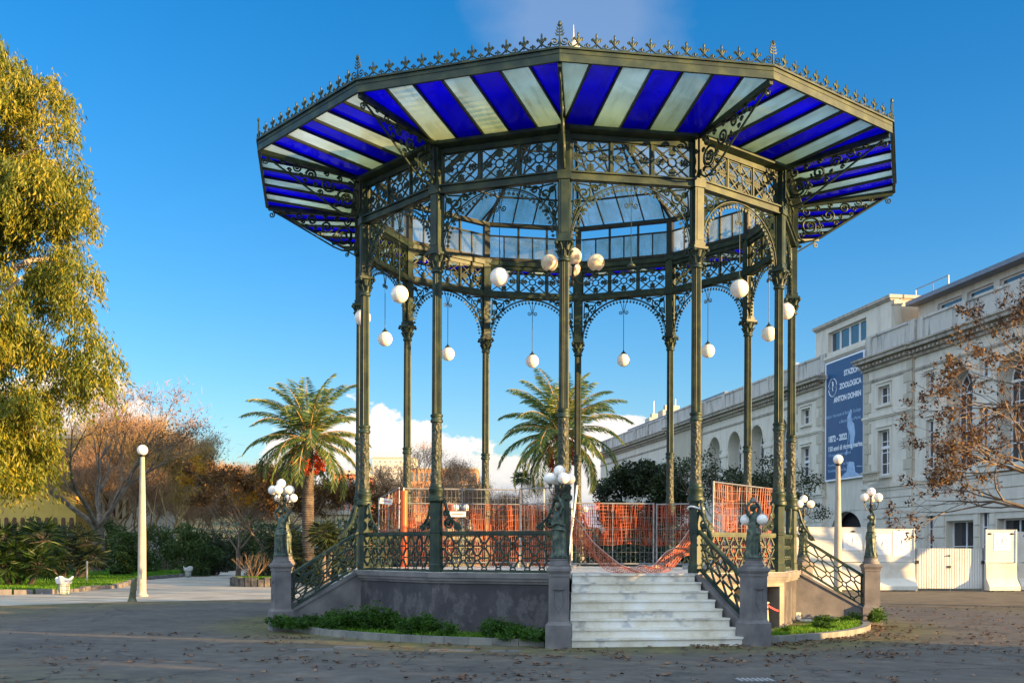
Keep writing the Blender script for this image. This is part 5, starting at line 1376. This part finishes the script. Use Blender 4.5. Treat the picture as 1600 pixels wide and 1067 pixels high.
def cornice_run(l0, l1, y, ends=True):
    m = MB(); e0 = .5 if ends else 0
    for dy, z0, z1 in ((.18,ZC-.55,ZC-.4),(.30,ZC-.22,ZC-.1),(.62,ZC-.1,ZC+.12),(.72,ZC+.12,ZC+.22)): m.b2(l0-e0*dy,l1+e0*dy,y-.3,y+dy,z0,z1)
    n = int((l1-l0)/.42)
    for i in range(n): u = l0+(i+.5)*(l1-l0)/n; m.b2(u-.1,u+.1,y,y+.46,ZC-.36,ZC-.22)
    m.b2(l0,l1,y-.25,y+.2,ZC-.4,ZC-.37)
    m.build('cornice', CORN, bd)
    p = MB(); p.b2(l0,l1,y-.55,y-.2,ZC+.22,ZP-.14); p.b2(l0-.05,l1+.05,y-.62,y-.12,ZP-.14,ZP); p.b2(l0,l1,y-.2,y-.1,ZC+.22,ZC+.5)
    n = max(1,int((l1-l0)/4.4))
    for i in range(n+1): u = l0+(l1-l0)*i/n; u = min(max(u,l0+.35),l1-.35); p.b2(u-.35,u+.35,y-.58,y-.1,ZC+.22,ZP-.14)
    p.build('parapet', PARA, bd)
def quoins(l, y, s, z0=5.9, z1=ZC-.6):
    m = MB(); n = int((z1-z0)/.62)
    for i in range(n):
        w = .95 if i % 2 else .6; h = (z1-z0)/n; m.b2(min(l,l+s*w),max(l,l+s*w),y-.02,y+.05,z0+i*h+.015,z0+(i+1)*h-.015)
    m.build('quoin', QUOIN, bd)
def rustic(l0, l1, y, holes=()):
    m = MB()
    for i in range(9):
        z0 = .02+.62*i; segs = [(l0,l1)]
        for (a,b,c_,d_) in holes:
            if z0+.3 < d_ and z0+.3 > c_: segs = [q for s_,e_ in segs for q in ((s_,min(e_,a)),(max(s_,b),e_)) if q[1]-q[0] > .05]
        for s_, e_ in segs: m.b2(s_,e_,y,y+.07,z0,z0+.56)
    m.build('rustication', WALL, bd)
def band(l0, l1, y, z, h=.25, dy=.16, mat=None): m = MB(); m.b2(l0,l1,y-.1,y+dy,z,z+h); m.b2(l0,l1,y-.1,y+dy*.55,z-h*.6,z); m.build('string_course', mat or WALL, bd)
# right wing
ac = [13.85,9.2,4.6]; cols = []
for c_ in ac: cols.append((c_-1.3,c_+1.3,[(6.2,11.7,True),(.6,3.4,False)]))
for c_ in (16.75,11.55,6.9,2.2): cols.append((c_-.42,c_+.42,[(6.4,9.2,False),(10.8,11.8,False),(1.2,3.9,False)]))
wall(L_R0, L_PR0, 0, ZC-.55, 0, .9, cols, WALL)
for c_ in ac: window(c_-1.25,c_+1.25,6.2,11.65,-.85,True,4,4,yw=.0); window(c_-1.3,c_+1.3,.6,3.4,-.5,False,2,2,surround=0)
for c_ in (16.75,11.55,6.9,2.2):
    window(c_-.42,c_+.42,6.4,9.2,-.25,False,2,4,yw=0); window(c_-.42,c_+.42,10.8,11.8,-.25,False,2,2,yw=0); window(c_-.42,c_+.42,1.2,3.9,-.25,False,2,3,surround=0)
rustic(L_R0, L_PR0, .0, [(c_-1.4,c_+1.4,.5,3.6) for c_ in ac]+[(c_-.5,c_+.5,1.1,4.0) for c_ in (16.75,11.55,6.9,2.2)])
band(L_R0,L_PR0,0,5.75); band(L_R0,L_PR0,0,12.25,.12,.08,CORN); cornice_run(L_R0,L_PR0,0,False)
# arcade wing
aw = [L_PL1+2.3+4.75*i for i in range(4)]; cols = [(c_-1.45,c_+1.45,[(6.0,11.7,True),(.6,3.4,False)]) for c_ in aw]
wall(L_PL1, L_A1, 0, ZC-.55, 0, 1.1, cols, WALL)
for c_ in aw: window(c_-1.42,c_+1.42,6.0,11.68,-1.0,True,4,4,trans=8.6,yw=0); window(c_-1.45,c_+1.45,.6,3.4,-.5,False,2,2,surround=0)
m = MB()
for i in range(5):
    u = L_PL1+(0.0 if i == 0 else 0)+2.3+4.75*(i-.5); m.b2(u-.85,u+.85,0,.12,9.75,9.98); m.b2(u-.55,u+.55,0,.06,6.0,9.75)
m.build('pilaster', WALL, bd)
rustic(L_PL1, L_A1, 0, [(c_-1.5,c_+1.5,.5,3.6) for c_ in aw]); band(L_PL1,L_A1,0,5.6); band(L_PL1,L_A1,0,12.3,.12,.08,CORN); cornice_run(L_PL1,L_A1,0,False)
# pavilions either side of the banner
for a, b, y, wc in ((L_PR0,L_PR1,.13,(L_PR0+L_PR1)/2+.35),(L_PL0,L_PL1,.13,(L_PL0+L_PL1)/2+.2)):
    cols = [(wc-.72,wc+.72,[(6.4,9.15,False),(10.75,11.85,False)])]
    wall(a,b,0,ZC-.55,y,.9,cols,WALL)
    m = MB(); m.b2(a,a+.3,-.2,y-.9,0,ZC-.55); m.b2(b-.3,b,-.2,y-.9,0,ZC-.55); m.build('side_wall', WALL, bd)
    window(wc-.72,wc+.72,6.4,9.15,y-.3,False,2,4,trans=8.1,yw=y); window(wc-.72,wc+.72,10.75,11.85,y-.3,False,2,2,yw=y)
    quoins(a,y,1); quoins(b,y,-1)
    m = MB()
    for zz in range(12): z0 = 5.9+.59*zz; m.b2(a-.045,a-.001,-.1,y-.02,z0+.02,z0+.57)
    m.build('side_quoin', QUOIN, bd)
    rustic(a,b,y); band(a-.1,b+.1,y,5.6,.3,.2); band(a-.05,b+.05,y,10.0,.16,.14); band(a,b,y,12.3,.12,.08,CORN); cornice_run(a,b,y)
    m = MB(); m.b2(a-.18,a-.001,-.1,y,ZC-.6,ZC-.1); m.b2(a-.6,a,-.1,y,ZC-.1,ZC+.22); m.b2(a-.02,a+.3,-.3,y-.2,ZC+.22,ZP); m.b2(b-.3,b+.02,-.3,y-.2,ZC+.22,ZP); m.build('side_cornice', CORN, bd)
# small balcony balustrade below the right pavilion window
m = MB(); wc = (L_PR0+L_PR1)/2+.35
for i in range(9): m.lathe([(.05,0),(.09,.15),(.05,.35),(.07,.55)], 8, (wc-.9+.225*i,1.0,5.92))
m.b2(wc-1.1,wc+1.1,.9,1.12,6.47,6.58); m.build('balcony', QUOIN, bd)
# banner bay with tall attic
ec = (L_PR1+L_PL0)/2
wall(L_PR1,L_PL0,0,15.0,-.1,.8,[(ec-2.1,ec+2.1,[(0,4.4,False)])],WALL)
m = MB(); arch_top(m, ec-2.1,ec+2.1, 4.4-1.3, 4.5, -.5, -.12) if False else None
n = 12; pts = [(ec+2.1*cos(pi*i/n), 3.1+1.25*sin(pi*i/n)) for i in range(n+1)]
for i in range(n): m.prism([(pts[i][0],-.7,pts[i][1]),(pts[i+1][0],-.7,pts[i+1][1]),(pts[i+1][0],-.7,4.45),(pts[i][0],-.7,4.45)], (0,.57,0))
m.build('entrance_arch', WALL, bd); MB().b2(ec-2.3,ec+2.3,-1.3,-.95,0,4.4).build('entrance_door', DARKIN, bd)
m = MB(); m.b2(L_PR1+.1,L_PL0-.1,.0,1.9,3.05,3.2); m.b2(L_PR1+.1,L_PL0-.1,1.85,1.95,2.9,3.25); m.b2(ec-.08,ec+.08,.2,1.8,3.2,3.32); m.build('entrance_canopy', pmat('dark_metal',[(.03,.035,.04),(.06,.065,.07)],4,.5), bd)
band(L_PR1,L_PL0,-.1,14.78,.18,.2)
at0, at1 = L_PR0+2.9, L_PL0+1.7
wall(at0,at1,15.0,17.15,-.75 if False else -.12,.5,[(ec-2.7,ec+2.7,[(15.25,16.65,False)])],WALL,'attic_wall')
for i in range(4):
    a = ec-2.7+5.4*i/4; window(a+.02,a+5.4/4-.02,15.25,16.65,-.45,False,1,1,surround=0)
m = MB(); m.b2(at0-.15,at1+.15,-9,.08,17.15,17.35); m.b2(at0-.05,at1+.05,-8.9,-.0,17.05,17.15); m.build('attic_roof', CORN, bd)
m = MB(); m.b2(at0,at0+.4,-9,-.62,15.0,17.05); m.b2(at1-.4,at1,-9,-.62,15.0,17.05); m.b2(at0+.4,at1-.4,-9,-8.6,13,17.05); m.build('attic_side_wall', QUOIN, bd)
m = MB(); m.b2(at0-.35,at0,-.6,-.13,15.0,17.0); m.b2(at0-.42,at0,-.66,-.08,16.7,16.85); m.build('attic_pilaster', QUOIN, bd)
# set-back rooftop gallery over the right wing
g0, g1 = 0.2, L_PR0+2.2
cols = [(g0+.9+3.0*i,g0+3.4+3.0*i,[(15.0,16.2,False)]) for i in range(7) if g0+3.4+3.0*i < g1]
wall(g0,g1,13.6,16.55,-1.5,.3,cols,WALL,'gallery_wall')
for a, b, _ in cols: window(a,b,15.0,16.2,-1.75,False,1,1,surround=0)
m = MB(); m.b2(g0-.2,g1+.2,-9,-.75,16.55,16.8); m.build('gallery_roof', ROOFG, bd)
m = MB()
for i in range(16): u = 1.0+.42*i; m.lathe([(.07,0),(.12,.25),(.06,.7),(.1,1.0)], 8, (u,-.02,14.2))
m.build('parapet_baluster', PARA, bd)
# far pavilion and far wing
a, b, y = L_A1, L_F0, .5
wall(a,b,0,ZC-.55,y,.9,[((a+b)/2-.7,(a+b)/2+.7,[(6.4,9.2,False)])],QUOIN); window((a+b)/2-.7,(a+b)/2+.7,6.4,9.2,y-.3,False,2,4,yw=y)
m = MB(); m.b2(a,a+.3,-.2,y-.9,0,ZC-.55); m.build('side_wall', QUOIN, bd); quoins(a,y,1); quoins(b,y,-1); rustic(a,b,y); band(a,b,y,5.6); cornice_run(a,b,y)
m = MB(); m.b2(a-.18,a-.001,-.1,y,ZC-.6,ZC-.1); m.b2(a-.6,a,-.1,y,ZC-.1,ZC+.22); m.b2(a-.02,a+.3,-.3,y-.2,ZC+.22,ZP); m.build('side_cornice', CORN, bd)
fw = [L_F0+3+4.6*i for i in range(7)]
wall(L_F0,L_F1,0,ZC-.55,0,1.0,[(c_-1.2,c_+1.2,[(6.2,10.6,True)]) for c_ in fw if c_+2 < L_F1],WALL)
for c_ in fw:
    if c_+2 < L_F1: window(c_-1.18,c_+1.18,6.2,10.58,-.7,True,2,3,yw=0)
rustic(L_F0,L_F1,0); band(L_F0,L_F1,0,5.6); band(L_F0,L_F1,0,12.2,.12,.08,CORN); cornice_run(L_F0,L_F1,0,False)
# attic storey on the far wing with small windows, and bulk of the block behind
wall(L_A1-.5,L_F1-6,13.6,15.95,-2.0,.4,[(u-.45,u+.45,[(14.6,15.7,False)]) for u in [L_F0+1+3.3*i for i in range(6)]],WALL,'far_attic_wall')
for i in range(6): u = L_F0+1+3.3*i; window(u-.45,u+.45,14.6,15.7,-2.25,False,1,2,surround=0)
m = MB(); m.b2(L_A1-.8,L_F1-5.8,-9,-1.8,15.95,16.15); m.b2(L_PL1+1,L_A1-1,-9,-1.2,15.35,15.55); m.build('flat_roof', ROOFG, bd)
m = MB(); m.b2(L_R0+.02,L_F1-.02,-13,-1.15,0,13.5); m.build('rear_block', WALL, bd)
m = MB(); m.b2(L_R0-.3,L_R0-.01,-13,.2,0,ZC); m.build('end_wall', WALL, bd)
for i, (u, y, h) in enumerate(((lx(975),-3.5,1.3),(lx(998),-3.2,1.5),(lx(1012),-3,1.0))):
    m = MB(); m.b2(u-.9,u+.9,y-.8,y+.8,16.15,16.15+h*.6); m.b2(u-.35,u+.35,y-.35,y+.35,16.15+h*.6,16.15+h); m.build('chimney', QUOIN, bd)
    MB().tube([(u,y,16.15),(u,y,18.9-i*.5)], .05, 5).build('antenna', GALV, bd)
m = MB(); m.tube([(3.2,-4,16.8),(3.2,-4,20.6)], .06, 6); m.build('antenna', WHITEP, bd)
m = MB(); m.tube([(at0-1.5,-3,17.35),(at0-1.5,-3,18.3),(at0+2.2,-3,18.3),(at0+2.2,-3,17.35)], .035, 5); m.tube([(at0+.2,-3,18.3),(at0+.2,-3,17.35)], .035, 5); m.build('roof_railing', GALV, bd)
# the banner
bn0, bn1 = lx(1351.5), lx(1291); bz0, bz1 = 6.45, 14.55
ban = thing('banner', 'tall blue banner with white lettering hung between two pavilions of the long building', 'banner', bd.location, bd.rotation_euler[2])
NAVY = pmat('navy_blue_print',[(.014,.065,.17),(.018,.075,.19)],1.2,.45,0,.03); PRINT = pmat('white_print',[(.68,.72,.8),(.72,.75,.82)],4,.5,0,.01); PRINT2 = pmat('pale_blue_print',[(.22,.36,.58),(.36,.5,.7)],3.0,.5,0,.01)
MB().b2(bn0+.12,bn1-.12,.06,.09,bz0+.12,bz1-.12).build('cloth', NAVY, ban)
m = MB(); m.b2(bn0-.02,bn0+.12,.04,.11,bz0,bz1); m.b2(bn1-.12,bn1+.02,.04,.11,bz0,bz1); m.b2(bn0+.12,bn1-.12,.04,.11,bz0,bz0+.12); m.b2(bn0+.12,bn1-.12,.04,.11,bz1-.12,bz1); m.build('white_border', PRINT, ban)
# on the wall seen from outside, reading runs from high l to low l
BWd = bn1-bn0
def put_text(s, fx, z, size, mat, align='LEFT', bold=.0):
    me = text_mesh(s, size, mat, align, .004, bold); o = bpy.data.objects.new('lettering', me); COL.objects.link(o); o.parent = ban
    o.location = (bn1-BWd*fx, .1, z); o.rotation_euler = (pi/2,0,pi); return o
put_text('STAZIONE', .93, 13.3, .5, PRINT, 'RIGHT', .018); put_text('ZOOLOGICA', .93, 12.5, .5, PRINT, 'RIGHT', .018); put_text('ANTON DOHRN', .93, 11.7, .5, PRINT, 'RIGHT', .018)
put_text('Istituto Nazionale di Biologia, Ecologia', .93, 10.72, .32, PRINT2, 'RIGHT'); put_text('e Biotecnologie Marine', .93, 10.22, .32, PRINT2, 'RIGHT')
put_text('1872 - 2022', .08, 9.1, .56, PRINT, 'LEFT', .02); put_text('150 anni di ricerca marina', .08, 8.47, .46, PRINT, 'LEFT', .012)
put_text('150 years of marine research', .08, 8.1, .28, PRINT2, 'LEFT'); put_text('Knowledge from the Sea', .08, 7.78-.35, .30, PRINT2, 'LEFT'); put_text('Knowledge of the Sea', .08, 7.43-.38, .30, PRINT2, 'LEFT')
m = MB(); emblem(m, lambda u, v: (bn1-BWd*.20-u, .1, 12.75+v), .6); m.build('emblem', PRINT, ban)
# statue picture at the foot of the banner
m = MB(); cxb = bn1-BWd*.68
m.prism([(cxb-u,.092,bz0+.14+v) for u, v in ((-1.5,0),(1.4,0),(.6,.25),(.45,.9),(-.2,1.0),(-.5,.75),(-.6,.35))], (0,.01,0))
m.build('pedestal_picture', PRINT2, ban)
m = MB(); m.tube([(cxb-u,.1,bz0+v) for u, v in ((.1,1.9),(.12,2.4),(.2,2.9),(.05,3.3),(-.2,3.6),(-.25,4.0),(0,4.5))], [.12,.3,.36,.42,.36,.28,.1], 8)
m2 = MB(); [m2.v.append((x_, .092+max(-.004,min(.006,(y_-.1)*.02)), z_)) for x_, y_, z_ in m.v]; m2.f = m.f
m2.build('figure_picture', PRINT2, ban)
m = MB(); m.bar((cxb+.55,.1,bz0+1.9),(cxb+.2,.1,bz0+3.3),.07,.006,(0,1,0)); m.bar((cxb+.7,.1,bz0+1.6),(cxb+.55,.1,bz0+1.9),.16,.006,(0,1,0)); m.bar((cxb-.8,.1,bz0+.75),(cxb-1.5,.1,bz0+.7),.05,.006,(0,1,0)); m.build('arm_picture', PRINT2, ban)

# ------------------------------------------------------------------ far buildings and hill
def block(label, x0, x1, d, z0, z1, mat, nf, nc, wmat, dep=14, arches=False, shade=None, roof=True, rz=0, name='far_building', ww=.45, wh=.55):
    w = px(x1,d)-px(x0,d); t = thing(name, label, 'building', (px(x0,d),d,0), rz)
    MB().b2(0,w,0,dep,0 if z0 < 3 else z0-12,z1).build('wall', mat, t)
    m = MB(); m.b2(-.3,w+.3,-.35,dep+.3,z1,z1+.5); m.build('roof_cornice', QUOIN, t)
    fh = (z1-z0)/nf; cw = w/nc; g = 0
    for i in range(nf):
        for j in range(nc):
            u = cw*(j+.5); z = z0+fh*(i+.22); g += 1
            if g > 90: break
            m = MB(); m.b2(u-cw*ww*.5,u+cw*ww*.5,-.07,-.01,z,z+fh*wh)
            if arches: m.prism([(u+cw*ww*.5*cos(pi*q/8),-.01,z+fh*wh+cw*ww*.5*sin(pi*q/8)) for q in range(9)], (0,-.06,0))
            m.build('window', wmat, t)
    return t
YEL = stained_stone('yellow_render',(.62,.42,.10),.15); WHT = stained_stone('warm_white_render',(.72,.68,.58),.15); SAL = stained_stone('salmon_render',(.62,.20,.10),.2); ORG = stained_stone('orange_render',(.62,.32,.15),.25); CREAM = stained_stone('cream_render',(.65,.55,.33),.15)
DW = pmat('dark_shutter',[(.10,.04,.02),(.14,.06,.03)],3,.6); BW = pmat('blue_grey_pane',[(.12,.16,.2),(.2,.24,.27)],3,.3)
block('yellow building with arched doors behind the eucalyptus', -60, 118, 118, 0, 13.5, YEL, 2, 14, DW, arches=True, ww=.5, wh=.5)
block('pale building with red shutters left of the lamp post', 119, 215, 124, 0, 12.5, WHT, 3, 9, DW)
block('salmon red building behind the left stair rail', 520, 566, 150, 0, 12.0, SAL, 4, 5, BW, name='far_building')
block('cream building low behind the left stair statues', 470, 545, 140, 0, 6.2, CREAM, 2, 8, BW)
block('white tower block on the hill between the left columns', 582, 646, 430, 26, 37.5, WHT, 5, 8, pmat('far_pane',[(.34,.35,.36),(.42,.42,.4)],3,.4), 20, ww=.34, wh=.4)
block('orange apartment block on the hill right of the second column', 640, 745, 330, 12, 26.0, ORG, 3, 14, BW, 18)
block('pale yellow house below the orange apartment block', 700, 752, 260, 6, 17.0, CREAM, 3, 6, BW)
hl = MB(); n = 40; vs = []; fs = []
for i in range(n+1):
    x = -420+ 620*i/n
    for j, (y, f) in enumerate(((210,0),(260,.25),(330,.55),(420,.9),(520,1.0),(700,.8))):
        h = 22*math.exp(-((x+90)/150)**2)*f; vs.append((x,y,h+ (0.5*sin(x*.09+y) if f else -.2)))
for i in range(n):
    for j in range(5): fs.append((i*6+j,(i+1)*6+j,(i+1)*6+j+1,i*6+j+1))
hl.add(vs, fs); tag(hl.build('hill', pmat('wooded_hill',[(.04,.05,.02),(.08,.085,.035),(.13,.11,.05)],.12,.9,0,.6,.6,1.0,False), None, True), kind='structure')
# round trees on the hill
hcr, hd = crown_points(2600, lumps(9,3.2,3,7,2.2,5)); ht = thing('round_tree', 'round green tree on the hill beside the white tower block', 'tree', (px(590,250),250,7))
link('crown', npmesh('crown', leaves(hcr, hd, RNG.uniform(.5,.9,2600), RNG.uniform(.35,.6,2600)), 4, L_MID), ht); MB().tube([(0,0,0),(0,0,4)], .3, 6).build('trunk', BARK, ht)
shrub('dark_shrub', 'dark rusty shrub behind the net fence left of the central palm', (px(800,80),80,0), lumps(10,2.2,1.8,5.4,1.3,9), 5000, L_BROWN, (.14,.26))

# ------------------------------------------------------------------ unseen trees added at right to shade the square
def shade_tree(label, x, y, blobs, n, th):
    t = thing('park_tree', label, 'tree', (x,y,0), 0, 'evergreen trees beside the square')
    C, D = crown_points(n, blobs, .3); D = D + RNG.normal(0,.8,D.shape)
    link('crown', npmesh('crown', leaves(C, D, RNG.uniform(.3,.5,n), RNG.uniform(.2,.34,n)), 4, L_MID), t)
    m = MB(); m.tube([(0,0,0),(.1,0,th)], [.25,.16], 8); m.build('trunk', BARK, t, True); return t
TS = 13.0; sd = (cos(radians(SUN_AZ)), sin(radians(SUN_AZ)))
def shp(v, t=TS): return (sd[0]*t - sd[1]*v, sd[1]*t + sd[0]*v)
random.seed(88)
for i, (v, hgt, rad) in enumerate(((18.4,4.5,1.3),(20.9,2.7,1.1),(18.0,5.8,2.0),(15.0,6.6,2.2),(11.6,6.4,2.2),(8.2,6.6,2.2),(4.8,6.4,2.2))):
    x, y = shp(v); bl = [(random.uniform(-1,1)*rad*.6, random.uniform(-1,1)*rad*.6, hgt*f, rad*(1.05-.25*f), rad*(1.05-.25*f), hgt*.2) for f in (.15,.3,.5,.66,.8)]
    shade_tree(['low bushy tree squeezed near the end of the row at right','small leafy tree off to the right at the end of the row','leafy tree second from the end of the row at right','bushy tree third in the row at right','bushy tree fourth in the row at right','bushy tree fifth in the row at right','nearest bushy tree of the row at right'][i], x, y, bl, 5200, hgt*.6)
dup(pt, (29.5,42.0,0), 1.0, 'bare plane tree beside the near end of the long building', None, .8)  # added out of view to throw trunk shadow bands on the hoarding

# ------------------------------------------------------------------ camera, sky, sun
cam = bpy.data.cameras.new('camera'); co = bpy.data.objects.new('camera', cam); COL.objects.link(co)
co.location = (0,0,EYE); co.rotation_mode = 'QUATERNION'
co.rotation_quaternion = Matrix.Rotation(pi/2,4,'X').to_quaternion() @ Matrix.Rotation(radians(ROLL),4,'Z').to_quaternion()
cam.sensor_width = 36; cam.lens = FPX/1600*36; cam.shift_y = (HOR-533.5)/1600; cam.clip_end = 8000; SC.camera = co
sv = Vector((cos(radians(SUN_AZ))*cos(radians(SUN_EL)), sin(radians(SUN_AZ))*cos(radians(SUN_EL)), sin(radians(SUN_EL))))
sl_ = bpy.data.lights.new('sun','SUN'); sl_.energy = SUN_E; sl_.angle = radians(.5); sl_.color = (1,.61,.24)
so = bpy.data.objects.new('sun', sl_); COL.objects.link(so); so.rotation_euler = sv.to_track_quat('Z','Y').to_euler()
w = bpy.data.worlds.new('World'); SC.world = w; w.use_nodes = True; nt = w.node_tree; nt.nodes.clear()
out = nt.nodes.new('ShaderNodeOutputWorld'); bg = nt.nodes.new('ShaderNodeBackground'); bg.inputs['Strength'].default_value = SKY_S
sk = nt.nodes.new('ShaderNodeTexSky'); sk.sky_type = 'NISHITA'; sk.sun_disc = False; sk.sun_elevation = radians(SUN_EL); sk.sun_rotation = radians(90-SUN_AZ)
sk.air_density = 1.0; sk.dust_density = .3; sk.ozone_density = 2.5
hs = nt.nodes.new('ShaderNodeHueSaturation'); hs.inputs['Saturation'].default_value = SKY_SAT; hs.inputs['Value'].default_value = 1.0; hs.inputs['Hue'].default_value = SKY_HUE
nt.links.new(sk.outputs[0], hs.inputs['Color'])
skc = mixc(nt, 1.0, hs.outputs[0], SKY_T, 'MULTIPLY')
tc = nt.nodes.new('ShaderNodeTexCoord'); sx = nt.nodes.new('ShaderNodeSeparateXYZ'); nt.links.new(tc.outputs['Generated'], sx.inputs[0])
mp = nt.nodes.new('ShaderNodeMapping'); mp.inputs['Scale'].default_value = (1,1,1.7); mp.inputs['Location'].default_value = CLOUD_OFF; nt.links.new(tc.outputs['Generated'], mp.inputs[0])
n1 = noise(nt, mp.outputs[0], 9.0, 9, .58); n2 = noise(nt, mp.outputs[0], 2.2, 3, .5)
el = sx.outputs['Z']
dens = vmath(nt,'ADD', vmath(nt,'ADD', vmath(nt,'MULTIPLY',n1,1.5), vmath(nt,'MULTIPLY',n2,1.0)), vmath(nt,'MULTIPLY',el,-4.5))
cov = ramp(nt, dens, [(CL0,(0,0,0)),(CL0+.045,(1,1,1))])
shd = ramp(nt, vmath(nt,'ADD',n1,vmath(nt,'MULTIPLY',el,2.6)), [(.50,(.52,.56,.68)),(.66,(.9,.86,.84)),(.82,(1.2,1.1,1.0))])
cb = mixc(nt, 1.0, shd, (CLB,CLB,CLB), 'MULTIPLY')
# a faint high cloud near the roof spire
vd = nt.nodes.new('ShaderNodeVectorMath'); vd.operation = 'DISTANCE'; nt.links.new(tc.outputs['Generated'], vd.inputs[0]); vd.inputs[1].default_value = Vector((px(905,1),1,pz(22,1)-EYE)).normalized()
hc = vmath(nt,'MULTIPLY', ramp(nt, vmath(nt,'ADD',vd.outputs['Value'],vmath(nt,'MULTIPLY',n1,-.09)), [(.0,(1,1,1)),(.05,(0,0,0))]), .22)
c1 = mixc(nt, hc, skc, (CLB*.8,CLB*.78,CLB*.82))
c2 = mixc(nt, vmath(nt,'MULTIPLY',cov,.95), c1, cb)
# added fill light: unseen broken bright cloud overhead and behind the photographer
dt = nt.nodes.new('ShaderNodeVectorMath'); dt.operation = 'DOT_PRODUCT'; nt.links.new(tc.outputs['Generated'], dt.inputs[0]); dt.inputs[1].default_value = Vector((-.15,-.75,.65)).normalized()
bcov = vmath(nt,'MULTIPLY', ramp(nt, dt.outputs['Value'], [(.12,(0,0,0)),(.45,(1,1,1))]), ramp(nt, vmath(nt,'ADD',vmath(nt,'MULTIPLY',n2,1.0),vmath(nt,'MULTIPLY',n1,.6)), [(.62,(.35,.35,.35)),(.85,(1,1,1))]))
c3 = mixc(nt, bcov, c2, (CLOUD_FILL*.80,CLOUD_FILL*.97,CLOUD_FILL*1.16))
nt.links.new(c3, bg.inputs[0]); nt.links.new(bg.outputs[0], out.inputs[0])
vs_ = SC.view_settings; vs_.view_transform = 'Standard'; vs_.look = 'None'; vs_.exposure = EXPO; vs_.gamma = 1; vs_.use_curve_mapping = False
SC.cycles.max_bounces = 8; SC.cycles.transparent_max_bounces = 16; SC.cycles.diffuse_bounces = 3
